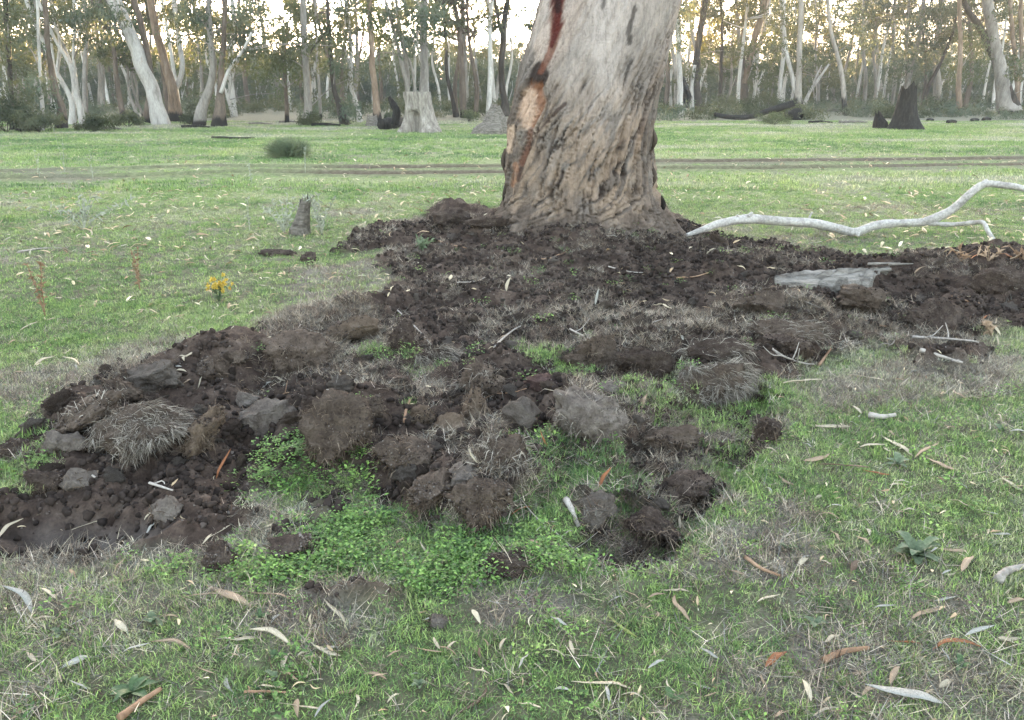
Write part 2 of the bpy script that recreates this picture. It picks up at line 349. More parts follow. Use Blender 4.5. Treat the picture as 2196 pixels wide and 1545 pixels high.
M['log'] = mottled('weathered_wood', [(.045, .038, .034), (.16, .145, .13), (.30, .28, .26)], 7, .9, 1., .03, 34, (.35, 3.2, 3))
M['ash_wood'] = mottled('ash_wood', [(.10, .09, .082), (.27, .255, .24), (.40, .385, .37)], 7, .9, 1., .03, 34, (.35, 3.2, 3))
M['stump_wood'] = mottled('stump_wood', [(.09, .078, .07), (.24, .22, .20), (.40, .375, .35)], 3, .9, 1., .03, 14, (3, 3, .5))
M['charred'] = mottled('charred_wood', [(.006, .0055, .0055), (.014, .013, .012), (.045, .040, .037)], 4, .85, .8, .02, 25, (3, 3, .7))
def bark(name, cols, burnt=0., scale=2.2):
    m, t, N, L = new_mat(name); v = obvec(N)
    mp = N('ShaderNodeMapping'); mp.inputs['Scale'].default_value = (1.6, 1.6, .35); L(v, mp.inputs[0])
    oi = N('ShaderNodeObjectInfo'); ad = N('ShaderNodeVectorMath', operation='ADD'); L(mp.outputs[0], ad.inputs[0]); L(oi.outputs['Location'], ad.inputs[1])
    f = noise(N, L, ad.outputs[0], scale, 6, .65); g = noise(N, L, ad.outputs[0], scale*7, 4, .6); k = len(cols)
    c = ramp(N, L, f, [(.28+.44*i/(k-1), cols[i]) for i in range(k)])
    c = mixc(N, L, .5, c, ramp(N, L, g, [(.3, (.5, .5, .5)), (.7, (1.3, 1.3, 1.3))]), 'MULTIPLY')
    if burnt:
        sx = N('ShaderNodeSeparateXYZ'); L(v, sx.inputs[0])
        q = N('ShaderNodeMath', operation='MULTIPLY_ADD'); L(f, q.inputs[0]); q.inputs[1].default_value = -2.4*burnt; L(sx.outputs['Z'], q.inputs[2])
        w = N('ShaderNodeMapRange'); L(q.outputs[0], w.inputs[0]); w.inputs[1].default_value = -burnt*.45; w.inputs[2].default_value = -burnt*.05
        c = mixc(N, L, w.outputs[0], (.018, .016, .015), c)
    finish(N, L, c, .85, g, .5, .03, spec=.15); return m
PALE = [(.26, .235, .21), (.47, .455, .44), (.58, .565, .55), (.40, .33, .27)]
M['bark_pale'] = bark('bark_pale', [(.18, .165, .155), (.34, .325, .315), (.44, .43, .42), (.30, .25, .21)])
M['bark_white'] = bark('bark_white', [(.25, .24, .23), (.43, .42, .41), (.54, .53, .525), (.34, .30, .27)])
M['bark_pale_burnt'] = bark('bark_pale_burnt', [(.15, .13, .115), (.28, .26, .24), (.35, .31, .275)], 1.2)
M['bark_grey'] = bark('bark_grey', [(.11, .098, .09), (.22, .205, .19), (.32, .30, .288)], .3)
M['bark_brown'] = bark('bark_brown', [(.055, .043, .036), (.115, .092, .076), (.19, .155, .13)], .45)
M['bark_dark'] = bark('bark_dark', [(.018, .016, .014), (.045, .038, .033), (.10, .085, .075)])
M['bark_rust'] = bark('bark_rust', [(.08, .058, .045), (.19, .14, .105), (.29, .235, .19)], .55)
def foliage(name, a, b, c3):
    m, t, N, L = new_mat(name)
    f = noise(N, L, geopos(N), .55, 3, .6); g = noise(N, L, geopos(N), 9, 2, .6)
    c = ramp(N, L, f, [(.3, a), (.52, b), (.74, c3)])
    c = mixc(N, L, .6, c, ramp(N, L, g, [(.3, (.75, .75, .75)), (.7, (1.22, 1.22, 1.22))]), 'MULTIPLY')
    tc = mixc(N, L, 1., c, (1.35, 1.1, .6), 'MULTIPLY')
    finish(N, L, c, .55, trans=.36, tcol=tc, spec=.3); return m
M['fol_olive'] = foliage('foliage_olive', (.050, .066, .041), (.086, .104, .064), (.135, .142, .084))
M['fol_blue'] = foliage('foliage_blue_green', (.048, .072, .058), (.086, .118, .092), (.13, .155, .115))
M['fol_green'] = foliage('foliage_green', (.042, .064, .034), (.080, .108, .055), (.13, .145, .066))
M['shrub'] = foliage('foliage_shrub', (.024, .036, .018), (.050, .066, .032), (.085, .095, .045))
M['fol_pale'] = foliage('foliage_pale', (.075, .115, .085), (.13, .18, .13), (.20, .24, .165))
M['grass'] = tinted('grass_blades', [(0, (.064, .125, .055)), (.28, (.128, .212, .075)), (.55, (.190, .282, .098)), (.78, (.27, .305, .175)), (1, (.34, .34, .285))])
M['herb'] = tinted('herb_leaves', [(0, (.070, .140, .045)), (.5, (.130, .235, .066)), (1, (.21, .30, .10))], .45, .35)
M['strand'] = tinted('dry_strands', [(0, (.07, .048, .038)), (.5, (.19, .165, .14)), (1, (.36, .335, .295))], .85, .2)
M['crumb'] = tinted('soil_crumbs', [(0, (.018, .014, .013)), (.4, (.046, .036, .032)), (.7, (.090, .075, .068)), (1, (.16, .145, .138))], .95, 0, .1)
M['litter'] = tinted('leaf_litter', [(0, (.13, .085, .06)), (.35, (.28, .22, .16)), (.7, (.36, .32, .25)), (1, (.45, .42, .36))], .65, .1)

# ------------------------------------------------------------------ ground sheet
def spaced(segs):
    r = [segs[0][0]]
    for a, b, st in segs: r += list(np.linspace(a, b, max(2, int(round((b-a)/st))+1))[1:])
    return np.array(r)
def grow(a, b, st, k):
    r = [a]
    while r[-1] < b: r.append(r[-1]+st); st *= k
    return np.array(r[1:])
xs = np.arange(-4.8, 6.61, .028); xs = np.concatenate([-grow(4.8, 330, .06, 1.12)[::-1], xs, grow(xs[-1], 330, .06, 1.12)])
ys = np.concatenate([-grow(-1.2, 30, .06, 1.25)[::-1], np.arange(1.25, 9.6, .026), spaced([(9.6, 15, .08), (15, 21.5, .055), (21.5, 46, .25)])[1:] if False else np.concatenate([np.arange(9.6, 15, .08), np.arange(15, 21.5, .06), np.arange(21.5, 46, .3)]), grow(46, 420, .6, 1.15)])
ys = np.unique(np.round(ys, 4))
GX, GY = np.meshgrid(xs, ys); fx, fy = GX.ravel(), GY.ravel()
nx, ny = len(xs), len(ys)
i, j = np.meshgrid(np.arange(ny-1), np.arange(nx-1), indexing='ij'); a = i*nx+j
GF = np.stack([a, a+1, a+nx+1, a+nx], -1).reshape(-1, 4)
gd = dug(fx, fy); gde = dead(fx, fy)
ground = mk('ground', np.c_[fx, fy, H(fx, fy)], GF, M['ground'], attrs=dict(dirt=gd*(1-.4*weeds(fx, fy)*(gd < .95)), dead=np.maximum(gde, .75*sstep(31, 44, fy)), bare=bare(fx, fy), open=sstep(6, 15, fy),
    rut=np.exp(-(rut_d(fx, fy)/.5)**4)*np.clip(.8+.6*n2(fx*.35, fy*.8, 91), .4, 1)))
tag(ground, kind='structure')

# ------------------------------------------------------------------ foliage clumps and trees
def clump_leaves(C, R, cnt, size, rng, flat_=.75):
    """drooping narrow leaves in fuzzy clumps -> triangles (two per leaf)"""
    C = np.repeat(np.asarray(C, float), cnt, 0); R = np.repeat(np.asarray(R, float), cnt)
    n = len(C); p = rng.normal(size=(n, 3)); p /= np.linalg.norm(p, axis=1)[:, None]
    P = C+p*(R*rng.random(n)**.45)[:, None]*np.array([1, 1, flat_])
    d = rng.normal(size=(n, 3))*.65+np.array([0, 0, -.75]); d /= np.linalg.norm(d, axis=1)[:, None]
    s = np.cross(d, rng.normal(size=(n, 3))); s /= np.linalg.norm(s, axis=1)[:, None]+1e-9
    l = (size*(.6+.8*rng.random(n)))[:, None]; w = l*.17
    V = np.stack([P, P+d*l*.4-s*w, P+d*l, P+d*l*.4+s*w], 1).reshape(-1, 3)
    f = np.array([[0, 1, 2], [0, 2, 3]]); F = (f[None]+(np.arange(n)*4)[:, None, None]).reshape(-1, 3)
    return V, F
LABELS = []          # (object, phrase, category, group, x) settled at the end
def later(o, phrase, cat, group, x): LABELS.append((o, phrase, cat, group, x))
def gum(label, base, stems, barkm, fol, low=(), seed=0, top=11., Y=None, nclump=9, csize=.19, name='gum_tree', group='gum trees along the edge of the clearing', dens=230):
    """stems: lists of (px, py, width px); low: (px, py, radius m, leaves) foliage in view"""
    rng = np.random.default_rng(seed+100)
    g = gp(*base); Yb = g[1] if Y is None else Y
    g = np.array([ray(*base)[0]/ray(*base)[1]*Yb, Yb, float(H(ray(*base)[0]/ray(*base)[1]*Yb, Yb))]); root = empty(name, g)
    tops = []
    for k, st in enumerate(stems):
        yy = Yb+(.0 if k == 0 else rng.uniform(-.35, .35))
        P = [at_y(a, b, yy) for a, b, w in st]; W = [w/2*yy/FPX*1.02 for *_, w in st]
        if k == 0: P[0][2] = min(P[0][2], g[2])-.15; W[0] *= 1.15
        if st[-1][1] <= 5:                                      # goes on above what the photo shows
            d = P[-1]-P[-2]; d /= np.linalg.norm(d); z0 = P[-1][2]
            for q in (.35, .7, 1.):
                P.append(P[-1]+(d*.8+np.array([rng.normal()*.12, rng.normal()*.12, .25]))*max(1., (top-z0)*.33)); W.append(W[-1]*.66)
        tops.append((P[-1], P))
        n = max(14, 5*len(P)); Q = spline(P, n); r = np.interp(np.linspace(0, 1, n), np.linspace(0, 1, len(W)), W)
        Q[:, :2] += .25*r[:, None]*np.stack([n2(Q[:, 2]*1.1, Q[:, 2]*0+seed, 7+k), n2(Q[:, 2]*1.1, Q[:, 2]*0+seed, 17+k)], -1)
        V, F = tube(Q, r, 10, .18, seed*3+k)
        bm = barkm[k % len(barkm)] if isinstance(barkm, (list, tuple)) else barkm
        mk('trunk' if k == 0 else 'limb', V-g, F, M[bm], root)
    C, R, N_ = [], [], []
    for px, py, r, n in low:
        c = at_y(px, py, Yb+rng.uniform(-1.5, 1.5)); C.append(c); R.append(r*max(1, Yb/44)); N_.append(n*1.4)
    for tp, P in tops:
        for q in range(max(2, nclump//len(tops))):
            b = P[-1] if rng.random() < .6 else P[-2]
            C.append(b+rng.normal(size=3)*np.array([1.5, 1.5, 1.0])); R.append(rng.uniform(.7, 1.3)); N_.append(dens)
    mb = MB()
    for c, r, n in zip(C, R, N_): mb.add(*clump_leaves([c], [r], int(n), csize*max(1, Yb/48), rng))
    # thin twigs that carry the clumps
    if mb.n: crown = mb.build('crown', M[fol], root, off=g, smooth=False)
    tw = MB()
    for c, r, n in zip(C, R, N_):
        s = min((p for tp, P in tops for p in P), key=lambda p: np.linalg.norm(p-c)+(.6 if p[2] > c[2] else 0))
        if np.linalg.norm(s-c) < 4.5:
            mid = (s+c)/2+np.array([0, 0, .2]); tw.add(*tube(spline([s, mid, c], 7), np.linspace(.035, .012, 7), 5))
    if tw.n: tw.build('twigs', M['bark_grey'], crown if mb.n else root, off=g)['kind'] = 'stuff'
    if label: tag(root, label, 'tree', group)
    return root

# ------------------------------------------------------------------ the big trunk
def big_trunk():
    YC = 8.95; rng = np.random.default_rng(5)
    rows = [(-330,1215,1560),(-160,1182,1500),(0,1151,1452),(90,1125,1432),(173,1102,1414),(269,1080,1397),(347,1073,1397),(404,1073,1404),(438,1066,1418),(471,1048,1440),(500,1035,1462),(540,1020,1480)]
    Z, CX, RR = [], [], []
    for py, l, r in rows:
        a, b = at_y(l, py, YC), at_y(r, py, YC); Z.append(a[2]); CX.append((a[0]+b[0])/2); RR.append((b[0]-a[0])/2*.985)
    Z, CX, RR = (np.array(q)[::-1] for q in (Z, CX, RR))
    Zt = np.concatenate([[-.35], Z, [Z[-1]+.9, Z[-1]+2.2, Z[-1]+4.0]])
    CXt = np.concatenate([[CX[0]], CX, [CX[-1]+.10, CX[-1]+.22, CX[-1]+.3]]); RRt = np.concatenate([[RR[0]*1.1], RR, [RR[-1]*.96, RR[-1]*.86, RR[-1]*.7]])
    nth, nz = 340, 420
    zz = np.concatenate([np.linspace(-.35, 3.3, 340, endpoint=False), np.linspace(3.3, Zt[-1], 80)])
    th = np.linspace(0, 2*pi, nth, endpoint=False); TH, ZZ = np.meshgrid(th, zz)
    R0 = np.interp(ZZ, Zt, RRt); C0 = np.interp(ZZ, Zt, CXt)
    # lobes and buttresses
    low_ = np.clip((.75-ZZ)/.9, 0, 1)
    R = R0*(1+.035*np.cos(3*TH+.6)+.025*np.cos(5*TH-1.1+ZZ*.6))
    for t0, amp, wd in ((pi*1.06, .12, .28), (-.08, .06, .24), (-1.35, .05, .35), (-2.3, .08, .25), (-.75, .06, .2), (1.6, .2, .4)):
        dt = (TH-t0+pi) % (2*pi)-pi; R = R+amp*low_**2.2*np.exp(-(dt/wd)**2)
    # spiral grain coordinates
    S = R0*TH; U = S-.34*ZZ                                           # distance across the grain
    ct, st = np.cos(TH), np.sin(TH)
    def gn(fu, fz, o, s):                                            # noise stretched along the grain, seamless round the trunk
        ang = TH-.24*ZZ/R0
        return fbm3(np.cos(ang)*R0*fu, np.sin(ang)*R0*fu, ZZ*fz, o, s)
    f_big, f_mid, f_fine = gn(3.0, .55, 4, 301), gn(15, 1.7, 4, 311), gn(34, 5.5, 3, 321)
    blot = fbm3(ct*1.9, st*1.9, ZZ*1.5, 4, 331); blot2 = fbm3(ct*5.5, st*5.5, ZZ*4.5, 3, 341)
    rough_zone = np.clip(sstep(2.15, 1.2, ZZ+.5*blot)+.55*sstep(.55, 1.0, ct)*sstep(3.3, 1.4, ZZ)+.8*sstep(-.72, -.98, ct), 0, 1)   # rough flaky bark low down and at the sides
    crack = sstep(.11, .0, np.abs(f_mid))*sstep(-.10, .22, f_big+.3*blot2)
    crack2 = sstep(.065, .0, np.abs(gn(8.5, .75, 3, 351)))*sstep(-.1, .2, blot2+.12)
    fk = lumps(TH*R0*13-.24*ZZ*13+1.2*blot2, ZZ*3.0+.9*f_mid, 381); fk2 = lumps(TH*R0*28-.24*ZZ*28+blot2, ZZ*6+.8*f_mid, 385)
    flake = sstep(.45, .05, fk)*sstep(-.35, .1, blot2+.2*f_big); flake2 = sstep(.4, .0, fk2)
    plate = np.round(np.clip(f_mid*3+f_big*2, -2, 2)*1.5)/1.5
    disp = rough_zone*(.016*plate+.020*f_fine-.028*crack-.038*crack2-.022*flake-.011*flake2)+.006*f_fine+.012*f_big-.008*crack
    R = R+disp
    X, Y, Zv = C0+R*ct, YC+R*st, ZZ
    # bark colours
    mixv = lambda c, col, k: c*(1-k[..., None])+np.array(col)*k[..., None]
    c = np.ones(TH.shape+(3,))*np.array([.43, .405, .39])
    c = mixv(c, (.53, .505, .495), sstep(.0, .3, blot)*.8)
    c = mixv(c, (.36, .345, .335), sstep(.0, .35, -blot2)*.7)
    c = mixv(c, (.47, .39, .34), sstep(.12, .32, f_big)*.5)
    c = mixv(c, (.50, .46, .42), sstep(.1, .3, f_fine)*.4)
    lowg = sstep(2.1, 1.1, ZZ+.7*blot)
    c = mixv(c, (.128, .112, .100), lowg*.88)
    c = mixv(c, (.25, .205, .17), lowg*sstep(.05, .28, f_mid+.3*blot2)*.7)
    c = mixv(c, (.24, .24, .238), lowg*sstep(.05, .3, blot2)*.55)
    c = mixv(c, (.34, .27, .215), sstep(.1, .3, gn(4, .8, 3, 361))*sstep(.3, 1., -ct)*lowg*.9)
    c = mixv(c, (.24, .165, .12), sstep(.08, .3, gn(5, 1, 3, 371))*sstep(.45, .95, ct)*.75)
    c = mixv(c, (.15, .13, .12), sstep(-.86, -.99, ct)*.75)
    c = mixv(c, (.048, .037, .032), np.clip(crack*rough_zone*.7+crack2*rough_zone*.85+.22*crack+flake*rough_zone*.65+.12*flake+.35*flake2*rough_zone+.1*flake2, 0, .94))
    c = mixv(c, (.50, .40, .31), sstep(.55, .9, fk)*rough_zone*.45*sstep(-.1, .3, blot))
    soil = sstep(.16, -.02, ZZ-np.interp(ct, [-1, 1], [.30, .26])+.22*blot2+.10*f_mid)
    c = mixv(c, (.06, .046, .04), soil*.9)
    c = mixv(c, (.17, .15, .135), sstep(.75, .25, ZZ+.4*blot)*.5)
    # marks at measured places on the bark: pixel -> (side x, height)
    def loc(px, py):
        q = at_y(px, py, YC-.55); return q[0], q[2]
    front = (st < .25)
    Zm = ZZ; Xm = X
    def stroke(pts, col, k=1., wob=.25):
        nonlocal c
        P = [(*loc(a, b), w/FPX*8.4) for a, b, w in pts]; best = np.full(TH.shape, 9.)
        for (x0, z0, w0), (x1, z1, w1) in zip(P[:-1], P[1:]):
            ex, ez = x1-x0, z1-z0; t = np.clip(((Xm-x0)*ex+(Zm-z0)*ez)/(ex*ex+ez*ez+1e-9), 0, 1)
            d = np.hypot(Xm-x0-ex*t, Zm-z0-ez*t)/(w0+(w1-w0)*t); best = np.minimum(best, d)
        m = sstep(1.25, .55, best+wob*1.9*(blot2+1.3*f_fine+1.4*f_mid))*front*k; c = mixv(c, col, m); return m
    stroke([(1130,120,18),(1128,170,22)], (.20, .19, .185), .85)
    stroke([(1152,150,16),(1160,172,22)], (.035, .026, .024), .95)
    stroke([(1200,-120,15),(1200,0,15),(1192,60,12),(1178,115,7),(1160,155,5)], (.16, .065, .042), .8)
    stroke([(1199,-120,11),(1199,0,12),(1194,55,9),(1182,100,4)], (.085, .018, .015), .95)
    stroke([(1197,-40,7),(1197,22,8)], (.025, .012, .012), .9)
    w1 = stroke([(1150,195,16),(1154,225,16),(1140,265,8)], (.30, .155, .095), .85)
    w2 = stroke([(1133,205,14),(1132,230,18),(1124,268,11)], (.56, .43, .34), .95, .2)
    stroke([(1094,280,9),(1090,325,8)], (.62, .50, .40), .9)
    stroke([(1105,355,6),(1112,372,9),(1100,400,5)], (.30, .17, .11), .8)
    stroke([(1210,222,4),(1180,250,4),(1150,285,4),(1128,330,5),(1110,385,6)], (.07, .05, .045), .9)
    stroke([(1138,282,6),(1130,320,7),(1118,350,6)], (.16, .085, .06), .8)
    for q in ([(1296,-5,6),(1288,20,8)], [(1356,22,7),(1348,48,6),(1345,92,4)], [(1352,132,3),(1340,160,3)]): stroke(q, (.06, .055, .053), .75, .55)
    R = R-.03*(w1+w2).clip(0, 1); X, Y = C0+R*ct, YC+R*st
    i, j = np.meshgrid(np.arange(nz-1), np.arange(nth), indexing='ij'); j2 = (j+1) % nth
    F = np.stack([i*nth+j, i*nth+j2, (i+1)*nth+j2, (i+1)*nth+j], -1).reshape(-1, 4)
    m, t, N, L = new_mat('big_trunk_bark')
    va = N('ShaderNodeAttribute', attribute_name='barkcol').outputs['Color']; v = obvec(N)
    mp = N('ShaderNodeMapping'); mp.inputs['Scale'].default_value = (1, 1, .28); mp.inputs['Rotation'].default_value = (0, radians(18), 0); L(v, mp.inputs[0])
    g = noise(N, L, mp.outputs[0], 26, 6, .7); h = noise(N, L, v, 45, 4, .6)
    col = mixc(N, L, .65, va, ramp(N, L, g, [(.3, (.36, .35, .34)), (.48, (.95, .95, .95)), (.72, (1.35, 1.35, 1.35))]), 'MULTIPLY')
    ad = N('ShaderNodeMath', operation='ADD'); L(g, ad.inputs[0]); L(h, ad.inputs[1])
    col = mixc(N, L, 1., col, (.70, .655, .63), 'MULTIPLY')
    finish(N, L, col, .88, ad.outputs[0], .8, .014, spec=.15)
    root = empty('red_gum_tree', (CX[0], YC, .2)); o3 = np.array([CX[0], YC, .2])
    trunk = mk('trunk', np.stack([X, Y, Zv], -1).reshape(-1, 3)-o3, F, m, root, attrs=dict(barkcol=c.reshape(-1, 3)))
    tip = np.array([CXt[-1], YC, Zt[-1]-.3]); r0 = RRt[-1]; mb = MB(); C = []
    for dx, dy in ((-3.2, 1.5), (3.8, 2.5), (.6, -.5), (1.0, 5.0)):
        P = spline([tip, tip+np.array([dx*.35, dy*.35, 2.0]), tip+np.array([dx, dy, 6.0])], 16)
        V, F2 = tube(P, np.linspace(r0*.75, .1, 16), 14, .15, int(dx*10)+50); mk('limb', V-o3, F2, M['bark_pale'], root)
        for q in range(7): C.append(P[-1-int(rng.integers(0, 5))]+rng.normal(size=3)*np.array([1.3, 1.3, .9]))
    mb.add(*clump_leaves(C, np.full(len(C), 1.0), 60, .2, rng)); mb.build('crown', M['fol_blue'], root, off=o3, smooth=False)
    # loose bark strips hanging at the foot and the left side
    for px, py, hgt in ((1086, 420, .30), (1083, 345, .25), (1400, 300, .22), (1398, 380, .25), (1110, 440, .3), (1360, 440, .25), (1418, 440, .2)):
        q = at_y(px, py, YC-.25); P = spline([q+np.array([0, 0, hgt/2]), q+np.array([-.02 if px < 1250 else .02, -.03, 0]), q+np.array([0, .01, -hgt/2])], 7)
        w = .035*np.sin(np.linspace(.25, 2.9, 7)); n_ = np.array([.25 if px < 1250 else -.25, -.25, 0]); sd = np.array([.7, .4 if px < 1250 else -.4, 0])
        V = np.concatenate([P-sd*w[:, None], P+sd*w[:, None], P-sd*w[:, None]*.9+[0, .012, 0], P+sd*w[:, None]*.9+[0, .012, 0]]); f = []
        for k in range(6): f += [[k, k+7, k+8], [k, k+8, k+1], [k+14, k+22, k+21], [k+14, k+15, k+22], [k, k+1, k+15], [k, k+15, k+14], [k+7, k+21, k+22], [k+7, k+22, k+8]]
        mk('bark_strip', V-o3, f, M['bark_brown'], trunk)
    return tag(root, 'huge pale red gum trunk with a red sap streak, rising from the dug soil', 'tree')
big_trunk()

# ------------------------------------------------------------------ trees along the far edge of the clearing
G = gum
G('thick pale gum leaning left, the largest trunk in the left background', (345,268), [[(350,268,36),(338,225,29),(310,150,27),(275,70,26),(240,-5,26)], [(318,262,22),(322,200,14),(318,120,12),(300,40,12),(285,-5,12)]], ['bark_pale', 'bark_brown'], 'fol_blue', [(250,30,.9,260),(290,60,.7,180),(200,20,.9,250),(165,40,.8,220),(230,75,.7,150)], 1)
G('upright gum with hanging brown bark strips just right of the leaning pale gum', (378,262), [[(378,262,26),(372,200,20),(352,130,16),(335,60,15),(322,-5,14)], [(374,200,10),(392,150,10),(384,90,9),(372,-5,10)]], ['bark_rust', 'bark_pale'], 'fol_olive', [(385,40,.8,200),(350,20,.8,200),(410,60,.6,120)], 2)
G('slim pale gum leaning left with a bend, in front of dark scrub at far left', (155,268), [[(156,270,15),(152,215,10),(120,155,9),(95,95,8),(75,50,7),(55,-5,7)]], 'bark_pale', 'fol_olive', [(60,40,.9,240),(110,35,.8,200),(95,75,.7,160),(30,90,.8,200)], 3)
G('slim forked pale gum beside the bent one in the left background', (178,268), [[(178,268,13),(168,215,11),(160,160,9),(140,120,7),(118,85,6),(95,30,6),(80,-5,5)], [(166,190,7),(158,130,6),(160,60,5),(158,-5,5)]], 'bark_pale', 'fol_olive', [(160,50,.8,220),(185,80,.7,160),(140,20,.8,200)], 4)
G('dark stubby gum with a burnt foot at the far left edge of the scrub', (130,276), [[(134,278,24),(132,240,18),(118,190,14),(105,120,10),(100,50,9),(98,-5,9)]], 'bark_brown', 'fol_olive', [(40,120,.9,220),(70,140,.8,160),(25,40,.9,240)], 5)
G('thin dark gum at the left border of the picture', (25,280), [[(25,280,12),(22,200,10),(18,100,9),(12,-5,9)]], 'bark_dark', 'fol_olive', [(20,30,1.,260),(0,90,.9,240),(35,150,.8,200),(10,200,.9,220),(60,210,.8,200),(40,240,.8,200)], 6)
G('thin pale gum rising out of the dark scrub on the left', (92,280), [[(90,280,9),(90,220,7),(86,150,6),(82,60,6),(78,-5,5)]], 'bark_pale', 'fol_blue', [(85,180,.8,220),(100,230,.8,200),(60,255,.6,140),(60,100,.7,160)], 7)
G('leaning grey brown gum under a dense green crown left of centre', (420,270), [[(422,270,24),(440,215,18),(455,160,14),(452,80,12),(448,-5,11)]], 'bark_grey', 'fol_blue', [(430,40,1.1,420),(480,55,1.1,420),(520,40,1.0,360),(500,95,.9,280),(445,100,.8,220),(540,85,.8,240),(410,20,.9,260),(545,25,.9,260)], 8)
G('gum with a burnt flared foot just right of the leaning grey brown gum', (470,272), [[(472,274,32),(470,235,22),(472,185,14),(478,120,10),(482,50,9),(485,-5,9)], [(474,200,8),(492,150,7),(520,110,6),(540,70,5)]], ['bark_brown', 'bark_pale'], 'fol_olive', [(500,130,.7,180),(545,110,.7,180),(520,70,.8,220)], 9)
G('forked white sapling left of the grey green field bush', (505,262), [[(502,262,7),(490,215,6),(478,180,5),(470,140,4)], [(489,212,5),(498,170,5),(510,130,4)]], 'bark_pale', 'fol_green', [(470,140,.5,120),(510,125,.5,120)], 10, Y=56)
G('tall straight gum with a shaggy dark foot left of the field centre', (660,268), [[(662,270,22),(660,235,17),(657,150,13),(653,60,12),(650,-5,12)], [(660,120,5),(690,80,4),(705,60,4)]], ['bark_grey', 'bark_dark'], 'fol_olive', [(650,20,.8,180),(700,65,.8,220),(620,110,.7,160),(605,130,.6,120)], 11)
G('black stemmed leaning gum with a bush at its foot left of the cut stump', (735,268), [[(738,268,20),(728,225,12),(715,190,9),(708,120,8),(704,50,7),(700,-5,7)]], 'bark_dark', 'fol_blue', [(735,225,.9,260),(752,240,.7,160),(720,140,.6,150),(715,20,.6,120)], 12)
G('crooked pale gum with a curved foot left of the cut stump', (772,262), [[(772,264,12),(764,225,9),(752,180,9),(752,110,8),(748,50,7),(740,-5,7)], [(752,150,4),(738,90,4),(742,30,3)]], 'bark_pale', 'fol_olive', [(755,60,.5,110),(740,30,.5,100)], 13)
G('straight gum with orange sunlight in its bark colour, left of the cut stump', (808,270), [[(810,272,20),(806,225,14),(800,150,12),(796,70,11),(793,-5,11)]], 'bark_rust', 'fol_green', [(800,45,.7,200),(790,15,.7,180),(812,80,.5,120)], 14)  # rust bark colour stands in for low orange sun on this trunk
G('leaning grey gum pair behind the cut stump', (885,262), [[(884,262,12),(872,180,9),(858,120,8),(840,50,7),(825,-5,7)], [(895,250,8),(888,170,6),(870,110,5),(850,60,4)]], 'bark_grey', 'fol_blue', [(850,60,.9,260),(880,30,.9,260),(830,30,.7,160),(905,50,.9,240),(870,100,.8,180)], 15, Y=44)
G('tall thick grey gum rising behind the cut stump', (905,258), [[(905,258,24),(908,190,18),(910,100,15),(908,-5,14)]], 'bark_grey', 'fol_blue', [(920,20,1.0,320),(890,70,.9,260),(935,80,.9,260),(945,30,.8,220)], 16, Y=48)
G('thin dark curved gum just right of the cut stump', (978,252), [[(978,252,10),(970,215,8),(958,160,7),(956,90,6),(950,-5,6)]], 'bark_dark', 'fol_olive', [(965,60,.7,160),(950,20,.7,180)], 17)
G('slender grey gum between the cut stump and the dark bush', (1003,250), [[(1003,250,9),(1000,180,8),(996,90,8),(992,-5,7)]], 'bark_grey', 'fol_olive', [(1000,40,.7,160),(985,100,.5,100)], 18, Y=60)
G('thin white gum standing left of the dark straight gum beside the trunk', (1058,245), [[(1060,246,8),(1058,180,7),(1052,100,8),(1046,-5,8)]], 'bark_pale', 'fol_olive', [(1035,110,.5,100),(1030,30,.6,120)], 19, Y=64)
G('dark straight gum just left of the huge trunk, above the dark bush', (1082,250), [[(1086,252,20),(1080,210,13),(1076,140,12),(1080,60,10),(1090,-5,9)], [(1078,90,6),(1068,40,6),(1062,-5,5)]], 'bark_dark', 'fol_olive', [(1050,20,.6,120),(1095,15,.6,130)], 20)
G('pale gum just right of the huge trunk', (1462,250), [[(1462,250,12),(1458,190,11),(1456,120,10),(1452,40,9),(1450,-5,9)]], 'bark_pale', 'fol_blue', [(1465,55,.7,180),(1455,95,.6,140),(1470,20,.7,160)], 21)
G('thick dark gum with a fork, second right of the huge trunk', (1495,242), [[(1497,244,26),(1493,190,15),(1494,120,13),(1502,60,12),(1512,-5,12)], [(1492,110,7),(1482,60,7),(1470,-5,6)], [(1486,244,9),(1484,190,8),(1490,140,7)]], ['bark_dark', 'bark_grey', 'bark_pale'], 'fol_olive', [(1480,70,.6,150),(1525,85,.5,120),(1530,30,.6,130),(1510,15,.6,140)], 22)
G('thin dark straight gum left of the many stemmed gum on the right', (1545,240), [[(1545,240,8),(1546,160,7),(1548,80,6),(1546,-5,6)]], 'bark_dark', 'fol_olive', [(1550,60,.5,120),(1540,20,.6,130)], 23, Y=70)
G('many stemmed gum with a black foot rising from olive scrub on the right', (1593,238), [[(1592,240,28),(1593,200,18),(1594,175,15),(1592,120,10),(1594,60,9),(1592,-5,9)], [(1596,180,12),(1608,130,12),(1622,70,13),(1640,-5,14)], [(1592,170,9),(1586,100,8),(1578,-5,8)], [(1600,170,8),(1620,120,8),(1634,80,8),(1650,-5,8)]], ['bark_brown', 'bark_rust', 'bark_grey', 'bark_pale'], 'fol_green', [(1640,90,.7,180),(1655,60,.7,180),(1560,40,.6,120),(1625,140,.6,120)], 24)
G('pale V shaped gum pair over the burnt foot right of the olive scrub', (1706,246), [[(1706,248,30),(1710,215,16),(1713,160,11),(1716,80,10),(1718,-5,9)], [(1706,200,8),(1698,160,8),(1688,120,8),(1682,60,7),(1680,-5,6)]], ['bark_pale_burnt', 'bark_pale'], 'fol_olive', [(1690,60,.8,220),(1670,30,.8,220),(1660,100,.8,220),(1740,130,.6,130)], 25)
